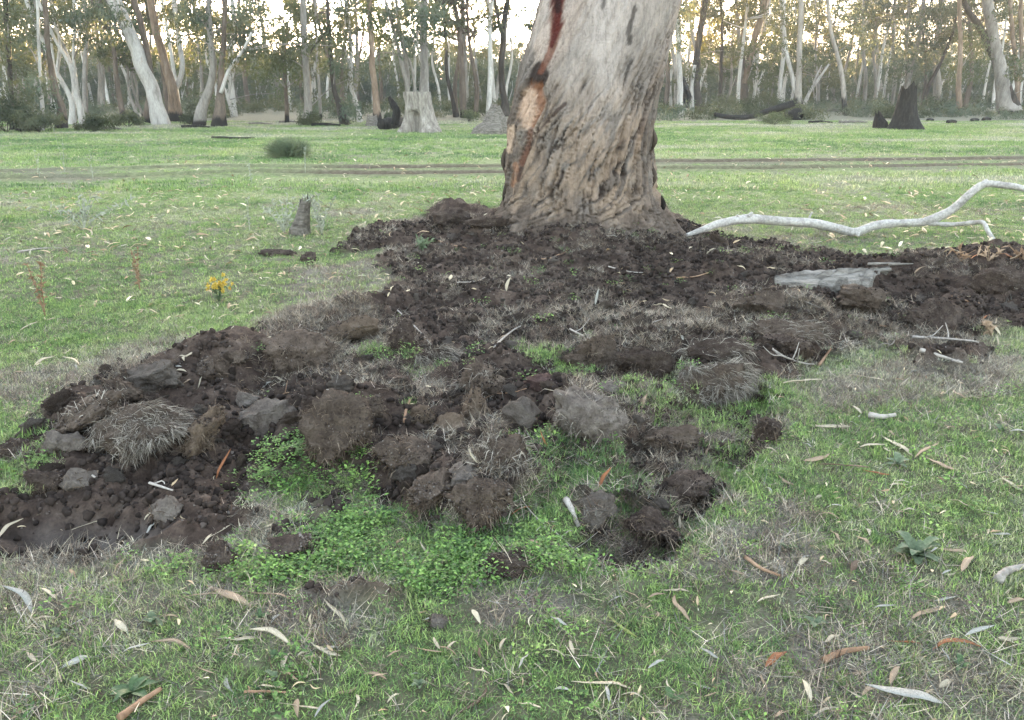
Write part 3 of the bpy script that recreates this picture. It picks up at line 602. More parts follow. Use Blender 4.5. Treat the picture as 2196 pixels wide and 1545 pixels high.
G('white dead limb leaning right like a pole beside the V shaped gum pair', (1722,228), [[(1720,228,8),(1735,200,7),(1755,170,6),(1778,138,4)], [(1738,196,4),(1750,165,3),(1762,140,2)]], 'bark_pale', 'fol_olive', [], 26, nclump=0, Y=74, name='dead_gum')
G('slim pale gum left of the thin burnt footed post like gum', (1675,232), [[(1672,234,8),(1675,170,8),(1680,110,8),(1676,40,7),(1674,-5,6)]], 'bark_pale', 'fol_green', [(1665,130,.8,200),(1650,170,.7,160),(1672,80,.6,140)], 27, Y=72)
G('leaning pale gum with a black post like foot right of the V shaped pair', (1812,246), [[(1812,248,12),(1811,215,10),(1806,160,9),(1795,115,8),(1780,60,7),(1775,-5,7)]], 'bark_pale_burnt', 'fol_blue', [(1830,50,.9,260),(1800,80,.8,200),(1850,85,.9,240),(1815,20,.8,220),(1790,110,.7,160)], 28)
G('gum with a black flared burnt foot left of the black stump', (1884,228), [[(1886,230,28),(1887,200,16),(1883,160,9),(1880,100,8),(1874,40,8),(1868,-5,8)]], 'bark_pale_burnt', 'fol_olive', [(1870,60,.8,240),(1900,70,.8,240),(1880,100,.7,180),(1860,25,.9,260),(1905,30,.8,240)], 29)
G('dense drooping green gum behind the black stump', (1935,235), [[(1940,236,12),(1946,180,10),(1960,120,9),(1975,60,8),(1980,-5,8)]], 'bark_grey', 'fol_blue', [(1930,120,1.2,420),(1970,110,1.3,460),(1990,75,1.2,420),(1945,60,1.1,360),(2010,110,1.0,300),(1960,150,1.0,300),(1925,155,.9,240),(2005,30,1.0,300),(1960,15,1.0,300)], 30, Y=72)
G('pale gum with a thin black charred foot right of the black stump', (2012,238), [[(2010,240,11),(2012,205,9),(2012,180,11),(2010,140,11),(2014,80,8),(2020,-5,7)]], 'bark_pale_burnt', 'fol_green', [(2040,50,.8,220),(2030,140,.8,200),(2050,170,.7,160)], 31)
G('thin dark gum leaning right across the charred foot gum', (1978,228), [[(1978,228,9),(1990,190,8),(2010,150,7),(2035,95,6),(2050,40,5),(2060,-5,5)]], 'bark_dark', 'fol_olive', [(2040,80,.6,150),(2060,40,.6,150)], 32, Y=71)
G('straight pink grey gum with a black foot left of the big forked gum', (2055,246), [[(2055,250,13),(2056,215,11),(2058,150,9),(2059,70,8),(2058,-5,8)]], 'bark_rust', 'fol_green', [(2090,120,.9,240),(2085,160,.8,200),(2080,70,.7,160),(2100,90,.7,160)], 33)
G('big forked gum with one dark limb and one white limb at right', (2165,246), [[(2164,248,46),(2158,215,31),(2147,160,24),(2138,125,22),(2128,70,20),(2116,-5,19)], [(2139,135,17),(2118,95,15),(2098,55,13),(2078,28,11),(2062,-5,10)], [(2180,248,24),(2168,205,17),(2158,165,9)]], ['bark_grey', 'bark_dark', 'bark_dark'], 'fol_olive', [(2080,15,.6,120),(2150,30,.6,120)], 34)
G('pinkish slender gum pair at the right border of the picture', (2185,240), [[(2184,242,10),(2180,170,8),(2172,80,8),(2165,-5,7)], [(2182,200,8),(2192,120,8),(2188,40,8),(2190,-5,7)]], 'bark_rust', 'fol_green', [(2190,60,.5,120),(2175,130,.5,120)], 35, Y=66)
G('slender pale gum behind the fallen burnt log on the right', (1755,235), [[(1756,236,6),(1752,180,6),(1748,110,5),(1752,40,5)], [(1752,170,4),(1770,130,4)]], 'bark_pale', 'fol_olive', [(1745,150,.5,110),(1770,120,.6,130)], 36, Y=84)
G('thin leafy young gum at the gap left of the straight gums', (615,262), [[(615,262,9),(612,190,7),(610,120,6),(618,60,4)]], 'bark_brown', 'fol_green', [(600,110,.7,200),(625,130,.7,200),(610,80,.5,120),(590,140,.6,160),(560,110,.6,150),(640,160,.6,130)], 37, Y=45)
G('grey thin gum standing just left of the straight orange sunlit gum', (688,262), [[(688,262,6),(684,180,6),(678,90,5),(676,-5,5)]], 'bark_grey', 'fol_olive', [(680,120,.5,120),(672,40,.4,80)], 38, Y=52)

# mid wood: repeated slim gums, each its own object
def proto(seed, h, lean, r, barkm, fol, n, t0=.28):
    rng = np.random.default_rng(seed); root = empty('slender_gum_tree'); P = [np.array([0, 0, -.2])]
    for k in range(5): P.append(P[-1]+np.array([lean*h/5+rng.normal()*.25, rng.normal()*.25, h/5]))
    Q = spline(P, 22); V, F = tube(Q, np.linspace(r, r*.25, 22), 8, .15, seed); mk('trunk', V, F, M[barkm], root); C, R = [], []
    lim = MB()
    for k in range(n):
        t = rng.uniform(t0, 1); b = Q[int(t*21)]; rr = (.25+.9*(1-abs(t-.65)))*h*.13
        c = b+np.array([rng.normal()*rr, rng.normal()*rr, rng.uniform(.2, 1.1)]); C.append(c); R.append(rng.uniform(.45, .95))
        lim.add(*tube(spline([b, (b+c)/2+np.array([0, 0, -.1]), c], 6), np.linspace(r*.3, .015, 6), 5))
    lim.build('limbs', M[barkm], root)['kind'] = 'stuff'
    mb = MB(); mb.add(*clump_leaves(C, R, 170, .24, rng)); mb.build('crown', M[fol], root, smooth=False)
    return root
protos = [proto(200+k, h, l, r, b, f, n, t0) for k, (h, l, r, b, f, n, t0) in enumerate([(14, .04, .17, 'bark_white', 'fol_olive', 21, .5), (15, -.07, .19, 'bark_white', 'fol_blue', 21, .52), (9, .12, .12, 'bark_grey', 'fol_green', 18, .4), (13, 0, .2, 'bark_brown', 'fol_olive', 21, .48), (11, -.05, .13, 'bark_white', 'fol_blue', 18, .5), (15, .06, .19, 'bark_grey', 'fol_blue', 22, .52)])]
used = set(); GUMS = []
def copy_tree(o):
    r = o.copy(); COL.objects.link(r)
    for ch in list(o.children): c = ch.copy(); COL.objects.link(c); c.parent = r
    return r
rng = np.random.default_rng(77)
zones = [('on the far left', 0, 330, 26), ('left of the cut stump', 360, 840, 26), ('between the cut stump and the huge trunk', 850, 1110, 15), ('right of the huge trunk', 1420, 1760, 24), ('on the far right', 1770, 2190, 28)]
for zn, x0, x1, cnt in zones:
    for k in range(cnt):
        px = x0+(x1-x0)*(k+rng.uniform(.1, .9))/cnt; Y = rng.uniform(68, 108) if x0 > 1400 else rng.uniform(52, 98); pi_ = int(rng.integers(0, 6))
        if (560 < px < 600 or 815 < px < 850 or 1735 < px < 1765 or 1095 < px < 1110) and Y < 80: continue
        o = protos[pi_] if pi_ not in used else copy_tree(protos[pi_]); used.add(pi_)
        x = ray(px, 240)[0]/ray(px, 240)[1]*Y; s = rng.uniform(.8, 1.15)
        o.location = (x, Y, float(H(x, Y))-.05); o.rotation_euler = (0, 0, rng.uniform(0, 6.28)); o.scale = (s, s, s)
        tag(o, 'x', 'tree'); later(o, ('pale', 'white', 'short grey', 'brown', 'small pale', 'tall grey')[pi_]+' slender gum '+zn, 'tree', 'slender gums in the wood '+zn, px)

# ------------------------------------------------------------------ scatter of what nobody could count
def scatter(name, P, rot, scl, idx, tint, protos_):
    me = bpy.data.meshes.new(name); me.vertices.add(len(P)); me.vertices.foreach_set('co', np.asarray(P, np.float32).ravel())
    for n, ty, v, f in (('rot', 'FLOAT_VECTOR', rot, 'vector'), ('scl', 'FLOAT', scl, 'value'), ('idx', 'INT', idx, 'value'), ('tint', 'FLOAT', tint, 'value')):
        me.attributes.new(n, ty, 'POINT').data.foreach_set(f, np.asarray(v, np.int32 if ty == 'INT' else np.float32).ravel())
    o = bpy.data.objects.new(name, me); COL.objects.link(o); o['kind'] = 'stuff'
    c = bpy.data.collections.new(name+'_pieces')
    for k, q in enumerate(protos_): q.name = f'{name}_piece_{k:02d}'; c.objects.link(q)
    t = bpy.data.node_groups.new(name, 'GeometryNodeTree')
    t.interface.new_socket('Geometry', in_out='INPUT', socket_type='NodeSocketGeometry'); t.interface.new_socket('Geometry', in_out='OUTPUT', socket_type='NodeSocketGeometry')
    N = t.nodes.new; gi, go = N('NodeGroupInput'), N('NodeGroupOutput'); ci = N('GeometryNodeCollectionInfo'); ip = N('GeometryNodeInstanceOnPoints')
    ci.inputs['Collection'].default_value = c; ci.inputs['Separate Children'].default_value = True; ci.inputs['Reset Children'].default_value = True
    ip.inputs['Pick Instance'].default_value = True; L = t.links.new
    def att(n, ty):
        a = N('GeometryNodeInputNamedAttribute'); a.data_type = ty; a.inputs['Name'].default_value = n; return a.outputs['Attribute']
    L(gi.outputs[0], ip.inputs['Points']); L(ci.outputs[0], ip.inputs['Instance']); L(att('idx', 'INT'), ip.inputs['Instance Index'])
    er = N('FunctionNodeEulerToRotation'); L(att('rot', 'FLOAT_VECTOR'), er.inputs[0]); L(er.outputs[0], ip.inputs['Rotation']); L(att('scl', 'FLOAT'), ip.inputs['Scale']); L(ip.outputs[0], go.inputs[0])
    md = o.modifiers.new('scatter', 'NODES'); md.node_group = t; return o
def fan(n, y0, y1, rng, power=1.):
    """points over the strip of field between two distances"""
    u = rng.random(n)**power; y = np.sqrt(y0*y0+(y1*y1-y0*y0)*u); x = (rng.random(n)*2-1)*(.74*y+.9); return x, y
def strands(P, D, L, W, grav, rng):
    n = len(P); D = D/(np.linalg.norm(D, axis=1)[:, None]+1e-9); s = np.cross(D, rng.normal(size=(n, 3))); s /= np.linalg.norm(s, axis=1)[:, None]+1e-9
    A = P; B = A+D*(L*.5)[:, None]; D2 = D+np.array([0, 0, -grav])+rng.normal(size=(n, 3))*.25; D2 /= np.linalg.norm(D2, axis=1)[:, None]; Cc = B+D2*(L*.5)[:, None]; w = (W*.5)[:, None]
    V = np.stack([A-s*w, A+s*w, B+s*w*.9, B-s*w*.9, Cc], 1).reshape(-1, 3)
    f = np.array([[0, 1, 2], [0, 2, 3], [3, 2, 4]]); return V, (f[None]+(np.arange(n)*5)[:, None, None]).reshape(-1, 3)

# far wood, one mass behind the individual trees
def far_proto(seed, h, fol, barkm):
    rng = np.random.default_rng(seed); mb = MB(); P = [np.array([0, 0, -.3])]
    for k in range(4): P.append(P[-1]+np.array([rng.normal()*.35, rng.normal()*.35, h/4]))
    Q = spline(P, 12); mb.add(*tube(Q, np.linspace(.17, .05, 12), 6)); nf = len(mb.F[0])
    if rng.random() < .6: q = Q[3]; R_ = spline([q, q+np.array([.8, 0, h*.25]), q+np.array([1.2, .3, h*.5])], 8); v = tube(R_, np.linspace(.1, .03, 8), 5); mb.add(*v); nf += len(v[1])
    C = [Q[int(rng.integers(1, 12))]+rng.normal(size=3)*np.array([1.3, 1.3, .7]) for k in range(30)]
    mb.add(*clump_leaves(C, rng.uniform(.6, 1.2, 30), 80, .42, rng, .8))
    o = mb.build('far_tree', M['bark_white' if barkm == 'bark_pale' else barkm], link=False, smooth=False); o.data.materials.append(M[fol])
    mi = np.ones(len(o.data.polygons), np.int32); mi[:nf] = 0; o.data.polygons.foreach_set('material_index', mi); return o
fp = [far_proto(400+k, h, f, b) for k, (h, f, b) in enumerate([(9, 'fol_blue', 'bark_pale'), (11, 'fol_olive', 'bark_pale'), (7, 'fol_blue', 'bark_pale'), (10, 'fol_blue', 'bark_grey'), (8, 'fol_green', 'bark_pale')])]  # mostly blue-green leaves: distance haze put into the colour
rng = np.random.default_rng(81); n = 1100; y = rng.uniform(85, 215, n); x = (rng.random(n)*2-1)*(.74*y+6)
scatter('far_wood', np.c_[x, y, H(x, y, False)-.1], np.c_[np.zeros(n), np.zeros(n), rng.uniform(0, 6.28, n)], (1.5+.0437*y)/9*rng.uniform(.65, 1.12, n), rng.integers(0, 5, n), rng.random(n), fp)
# low scrub under the wood
def scrub_proto(seed, fol):
    rng = np.random.default_rng(seed); C = rng.normal(size=(10, 3))*np.array([.7, .7, .25])+np.array([0, 0, .55]); mb = MB()
    mb.add(*clump_leaves(C, rng.uniform(.35, .6, 10), 90, .16, rng)); return mb.build('scrub', M[fol], link=False, smooth=False)
sp_ = [scrub_proto(430+k, f) for k, f in enumerate(('shrub', 'fol_olive', 'fol_blue'))]
n = 330; y = rng.uniform(50, 120, n); x = (rng.random(n)*2-1)*(.74*y+4)
scatter('woodland_scrub', np.c_[x, y, H(x, y, False)-.1], np.c_[np.zeros(n), np.zeros(n), rng.uniform(0, 6.28, n)], rng.uniform(.5, 1.3, n), rng.integers(0, 3, n), rng.random(n), sp_)

# ------------------------------------------------------------------ bushes
def bush(label, px, py, w, h, fol, seed, name='bush', leaf=.07, n=3200, Y=None, spiky=False, cat='bush'):
    rng = np.random.default_rng(seed); g = gp(px, py); Yb = g[1] if Y is None else Y; k = Yb/FPX
    g = np.array([at_y(px, py, Yb)[0], Yb, float(H(at_y(px, py, Yb)[0], Yb))]); W, Ht = w*k/2, h*k; root = empty(name, g); mb = MB(); C = []
    for q in range(16):
        a = rng.uniform(0, 6.28); r = W*.75*math.sqrt(rng.random()); z = Ht*(.25+.5*rng.random()*(1-.6*(r/W)**2)); C.append([r*math.cos(a), r*math.sin(a)*.8, z])
    C = np.array(C)
    if spiky:
        P = C*np.array([.5, .5, .05]); P = np.repeat(P, n//16, 0)+rng.normal(size=(n//16*16, 3))*W*.1; P[:, 2] = np.abs(P[:, 2])*.2; D = P*np.array([1.6, 1.6, 0])/W+np.array([0, 0, .9])+rng.normal(size=P.shape)*.35
        mb.add(*strands(P, D, rng.uniform(.6, 1.05, len(P))*Ht, np.full(len(P), leaf*.3), .3, rng))
    mb.add(*clump_leaves(C, rng.uniform(.25, .45, 16)*max(W*.8, Ht), n//16, leaf, rng, .8)); mb.build('foliage', M[fol], root, smooth=False)
    for q in range(6):
        c = C[q]; V, F = tube(spline([np.array([0, 0, -.05]), c*np.array([.5, .5, .6]), c], 6), np.linspace(.02, .006, 6), 5); mk('stem', V, F, M['bark_dark'], root)
    return tag(root, label, cat)
bush('small rounded grey green bush standing alone in the field left of the trunk', 619, 338, 92, 46, 'fol_pale', 1, leaf=.05, n=2600, spiky=True)
bush('dark green bush behind the pale layered stump, left of the huge trunk', 1040, 250, 95, 48, 'shrub', 2, n=4200, leaf=.1)
bush('olive scrub bush left of the black foot of the many stemmed gum', 1558, 244, 62, 48, 'fol_olive', 3, n=3000, leaf=.1)
bush('olive scrub bush right of the black foot of the many stemmed gum', 1640, 243, 90, 42, 'shrub', 4, n=3400, leaf=.1)
bush('low green bush in front of the fallen burnt log on the right', 1658, 268, 85, 32, 'fol_green', 5, n=4200, leaf=.06)
bush('low dark scrub bush at the foot of the thick leaning pale gum', 408, 268, 50, 30, 'shrub', 6, n=1800, leaf=.1)
bush('dense dark scrub bush at the left border under the gums', 15, 284, 120, 70, 'shrub', 7, n=3600, leaf=.12)
bush('dark scrub bush right of the left border bush under the gums', 85, 284, 110, 55, 'fol_olive', 8, n=3000, leaf=.12)
bush('scrub bush below the slim bent gum on the left', 205, 282, 90, 40, 'shrub', 9, n=2600, leaf=.11)
bush('dry grey olive bush left of the thick leaning pale gum', 275, 272, 80, 34, 'fol_olive', 10, n=2200, leaf=.11)
bush('grey green shrub right of the crooked gum near the cut stump', 836, 262, 40, 22, 'fol_blue', 11, n=1400, leaf=.1)
bush('small pale green shrub just right of the cut stump', 1006, 262, 40, 28, 'fol_green', 12, n=1400, leaf=.09)
bush('dark heap of scrub at the foot of the straight gum left of centre', 665, 270, 60, 30, 'shrub', 13, n=1800, leaf=.1)

# ------------------------------------------------------------------ stumps, burnt wood, logs
def stump(label, px, py, prof, mat, seed, name='tree_stump', n=40, cut=True, notch=None, jag=.0, depth=1.):
    """prof: (left px, right px, py) from foot to top"""
    g = gp(px, py, False); Y = g[1]; root = empty(name, g); Z, CX, R = [], [], []
    for l, r, q in prof: a, b = at_y(l, q, Y), at_y(r, q, Y); Z.append(a[2]); CX.append((a[0]+b[0])/2); R.append((b[0]-a[0])/2)
    Z[0] = min(Z[0], g[2]-.1); zz = np.linspace(Z[0], Z[-1], 46); th = np.linspace(0, 2*pi, n, endpoint=False); T, ZZ = np.meshgrid(th, zz)
    r = np.interp(ZZ, Z, R); c = np.interp(ZZ, Z, CX); u = (ZZ-Z[0])/(Z[-1]-Z[0])
    r = r*(1+.10*np.cos(4*T+seed)*(1-u)+.13*fbm3(np.cos(T)*2.5+seed, np.sin(T)*2.5, ZZ*.8, 4, seed))
    r = r*(1-.07*sstep(.12, 0, np.abs(fbm3(np.cos(T)*4, np.sin(T)*4+seed, ZZ*.4, 3, seed+5))))
    zt = ZZ.copy()
    if jag: zt = zt+jag*u**3*fbm3(np.cos(T)*3+seed, np.sin(T)*3, ZZ*0, 3, seed+9)*2
    if notch:
        for t0, z1, wd, dp in notch:
            dt = (T-t0+pi) % (2*pi)-pi; r = r*(1-dp*np.exp(-(dt/wd)**4)*sstep(z1, z1-.35, ZZ-g[2]))
    V = np.stack([c+r*np.cos(T), Y+r*np.sin(T)*depth, zt], -1).reshape(-1, 3)-g; m = len(zz)
    i, j = np.meshgrid(np.arange(m-1), np.arange(n), indexing='ij'); j2 = (j+1) % n; a, b, d, e = i*n+j, i*n+j2, (i+1)*n+j2, (i+1)*n+j
    F = np.concatenate([np.stack([a, b, d], -1).reshape(-1, 3), np.stack([a, d, e], -1).reshape(-1, 3)])
    body = mk('stump_body', V, F, M[mat], root)
    ring = V[-n:]; ctr = ring.mean(0)-np.array([0, 0, .03 if cut else .25]); jj = np.arange(n)
    mk('cut_top', np.vstack([ring, ctr]), np.stack([np.full(n, n), jj, (jj+1) % n], -1), M['log' if cut else 'charred'], body, smooth=False)
    return tag(root, label, 'stump')
stump('tall weathered grey cut stump with a burnt hollow at its foot', 905, 283, [(845,955,284),(858,944,270),(866,936,250),(868,928,225),(863,924,205),(862,922,197)], 'stump_wood', 3, notch=[(-1.9, .95, .38, .75)])
stump('black burnt jagged stump alone at right', 1935, 278, [(1904,1980,279),(1914,1969,262),(1920,1965,245),(1925,1963,225),(1929,1963,205),(1932,1964,192)], 'charred', 7, cut=False, jag=.30)
stump('low black burnt stump chunk left of the tall black stump', 1888, 276, [(1873,1905,277),(1874,1902,262),(1876,1892,250),(1877,1886,243)], 'charred', 9, cut=False, jag=.2)
stump('pale grey layered broken stump left of the huge trunk', 1060, 288, [(1008,1100,290),(1018,1098,275),(1036,1092,262),(1042,1082,248),(1050,1076,236),(1054,1072,228)], 'log', 13, jag=.12, depth=.7)
stump('small rough grey stump in the field left of the huge trunk', 645, 503, [(617,668,505),(622,664,490),(632,664,470),(638,664,448),(643,666,428)], 'log', 17, cut=False, jag=.06)
stump('small pale broken stump left of the burnt log', 797, 272, [(782,814,273),(786,810,262),(788,808,250)], 'log', 19, jag=.1)
def log(label, pts, mat, seed, name='fallen_log', cat='log', Y=None, rough=.35, n=12):
    P, R = [], []
    for px, py, w in pts:
        q = gp(px, py+w*.45, False) if Y is None else at_y(px, py, Y); d = q[1]; r = w/2*d/FPX
        P.append(q+np.array([0, 0, r*.8]) if Y is None else q); R.append(r)
    m = max(14, 6*len(P)); Q = spline(P, m); r = np.interp(np.linspace(0, 1, m), np.linspace(0, 1, len(R)), R); V, F = tube(Q, r, n, rough, seed); o0 = Q[0]
    return tag(mk(name, V-o0, F, M[mat]), label, cat), o0
def placed(t): t[0].location = [float(v) for v in t[1]]; return t[0]
placed(log('black burnt hollow log lying against the tall cut stump', [(818,268,24),(838,266,26),(855,262,24),(868,262,16)], 'charred', 5))
placed(log('black burnt upright slab beside the tall cut stump', [(846,268,16),(850,240,17),(842,222,12),(834,208,7)], 'charred', 6, 'burnt_slab', 'wood', Y=gp(850, 282)[1]))
placed(log('long curved burnt log lying in front of the olive scrub', [(1532,246,8),(1570,252,10),(1610,250,10),(1650,238,12),(1690,226,15),(1702,222,14)], 'charred', 7, Y=gp(1600, 258)[1]))
placed(log('black burnt hollow slab standing right of the huge trunk', [(1472,232,12),(1474,210,17),(1470,190,14),(1463,165,6)], 'charred', 8, 'burnt_slab', 'wood', Y=gp(1470, 244)[1]))
placed(log('thin dark log lying in the short grass behind the field bush', [(455,295,5),(480,296,6),(520,297,5),(545,296,4)], 'charred', 9))
placed(log('black burnt wood lump at the foot of the V shaped gum pair', [(1690,248,20),(1706,246,26),(1722,248,16)], 'charred', 10))
placed(log('grey log lying under the gums right of the V shaped pair', [(1735,236,5),(1770,237,7),(1800,236,6)], 'log', 11))
for k, (a, b, w) in enumerate([(2040,262,8),(2090,258,7),(2115,256,7),(1995,258,6),(2085,240,6),(2120,243,6)]):
    o = placed(log('x', [(a-w, b, w), (a, b-1, w*1.1), (a+w*1.2, b, w*.7)], 'charred', 30+k, 'burnt_lump', 'wood')); later(o, 'small burnt lump in the grass right of the black stump', 'wood', 'burnt lumps by the black stump', a)
for k, (a, b, l, w) in enumerate([(190,272,60,7),(60,280,50,7),(240,276,40,6),(420,272,60,6),(560,266,50,5),(700,268,60,7),(1830,262,60,6),(1760,262,50,5),(620,262,40,5)]):
    o = placed(log('x', [(a-l/2, b, w), (a, b-1, w), (a+l/2, b+1, w*.6)], ('log', 'charred')[k % 2], 50+k, 'fallen_log', 'log')); later(o, 'thin '+('grey', 'black')[k % 2]+' fallen log along the wood edge', 'log', 'fallen logs along the wood edge', a)

# bleached branch lying to the right of the trunk
def branch():
    Y0 = 8.6; main = [(1470,505,8,8.55),(1500,495,15,8.6),(1545,479,20,8.7),(1605,470,24,8.8),(1680,475,23,8.9),(1745,480,22,9.0),(1790,489,22,9.05),(1832,499,22,9.05),(1875,484,21,9.05),(1925,479,20,9.05),(1985,475,21,9.0),(2040,451,20,8.95),(2078,418,19,8.9),(2108,396,18,8.9),(2150,397,16,8.9),(2200,406,14,8.9),(2290,440,12,8.85),(2360,500,9,8.8)]
    side = [(1985,478,12,9.0),(2040,482,11,8.9),(2085,478,11,8.75),(2108,478,11,8.65),(2120,498,10,8.55),(2140,528,9,8.45),(2162,550,6,8.4)]
    mainl = None; root = empty('fallen_branch', at_y(1832, 505, 9.05)); o3 = np.array(root.location)
    for nm, D, s in (('main_limb', main, 1), ('side_limb', side, 2)):
        P = [at_y(a, b, Y) for a, b, w, Y in D]; W = [w/2*.86*Y/FPX for a, b, w, Y in D]; m = 90; Q = spline(P, m); r = np.interp(np.linspace(0, 1, m), np.linspace(0, 1, len(W)), W); V, F = tube(Q, r, 14, .30, s, 7); lb = mk(nm, V-o3, F, M['branch'], root); mainl = lb if nm == 'main_limb' else mainl
    for (a, b), (c, d), w, Y in (((1605,464),(1614,456),9,8.75),((1735,468),(1742,455),5,9.0),((1590,470),(1580,462),8,8.75),((1838,506),(1842,498),10,8.95),((2108,390),(2118,386),7,8.9)):
        P = spline([at_y(a, b, Y), at_y((a+c)/2, (b+d)/2, Y), at_y(c, d, Y)], 6); V, F = tube(P, np.linspace(w/2, w/3, 6)*Y/FPX, 8, .1, 3); mk('broken_twig', V-o3, F, M['branch'], mainl)
    tag(root, 'bleached grey crooked branch lying right of the huge trunk', 'branch')
branch()
# weathered slab of wood half buried in the soil
def slab():
    a, b = gp(1660, 600), gp(1905, 580); c = gp(1740, 570); root = empty('wood_slab', (a+b)/2); o3 = np.array(root.location)
    L_, W_ = np.linalg.norm(b-a), .34; n, m = 60, 26; u, v = np.meshgrid(np.linspace(0, 1, n), np.linspace(-1, 1, m), indexing='ij')
    wid = W_*(.35+.65*np.sin(np.clip(u*1.15, 0, 1)*pi)**.6)*(1-.55*u**3); rid = fbm2(u*4, v*7, 4, 501); ed = .12*fbm2(u*9, v*2+3, 3, 503)*np.abs(v)
    d = (b-a)/L_; d[2] = 0; d /= np.linalg.norm(d); pr = np.array([-d[1], d[0], 0])
    P = a+(b-a)*u[..., None]+pr*(v*(wid*.5+ed))[..., None]; z = np.maximum(H(P[..., 0], P[..., 1], False), a[2])*.0+a[2]+(b[2]-a[2])*u-.005+.045*(1-v*v)*(.5+1.6*rid)-.04*(np.abs(n2(u*5, v*9, 507)) < .14); P[..., 2] = z
    bot = P.copy(); bot[..., 2] -= .12; V = np.concatenate([P.reshape(-1, 3), bot.reshape(-1, 3)])-o3; f = []
    for i in range(n-1):
        for j in range(m-1): k = i*m+j; f += [[k, k+m, k+m+1, k+1], [n*m+k, n*m+k+1, n*m+k+m+1, n*m+k+m]]
    for i in range(n-1):
        for k, q in ((i*m, 1), (i*m+m-1, -1)): f.append([k, n*m+k, n*m+k+m, k+m][::q])
    for j in range(m-1): f += [[j, j+1, n*m+j+1, n*m+j], [(n-1)*m+j, n*m+(n-1)*m+j, n*m+(n-1)*m+j+1, (n-1)*m+j+1]]
    mk('wood_body', V, f, M['ash_wood'], root)
    for q in range(2):
        s = a+(b-a)*(.75+.2*rng.random())+pr*rng.uniform(-.1, .1)+np.array([0, 0, .07]); Pp = spline([s, s+d*.15+[0, 0, .0], s+d*rng.uniform(.2, .35)], 6); V2, F2 = tube(Pp, np.linspace(.012, .003, 6), 5); mk('splinter', V2-o3, F2, M['ash_wood'], root)
    tag(root, 'weathered pale slab of wood half buried in dark soil right of the trunk', 'wood')
slab()

# ------------------------------------------------------------------ soil clods
def clod_mesh(seed, sub=4, ang=11, rough=.30):
    rng = np.random.default_rng(seed); V, F = ICO[sub]; V = V.copy()
    V = V*(1+.40*fbm3(V[:, 0]*1.4+seed, V[:, 1]*1.4, V[:, 2]*1.4, 3, seed))[:, None]
    for k in range(ang):
        n_ = rng.normal(size=3); n_ /= np.linalg.norm(n_); d = rng.uniform(.42, .85); e = V@n_-d; V = V-np.outer(np.maximum(e, 0)*.96, n_)
    nrm = V/np.linalg.norm(V, axis=1)[:, None]
    V = V+nrm*(rough*fbm3(V[:, 0]*3.2+seed, V[:, 1]*3.2, V[:, 2]*3.2, 4, seed+3)+.55*rough*np.abs(fbm3(V[:, 0]*7, V[:, 1]*7+seed, V[:, 2]*7, 3, seed+6))+.25*rough*fbm3(V[:, 0]*21, V[:, 1]*21+seed, V[:, 2]*21, 2, seed+8))[:, None]
    return V, F
CRUMB = []
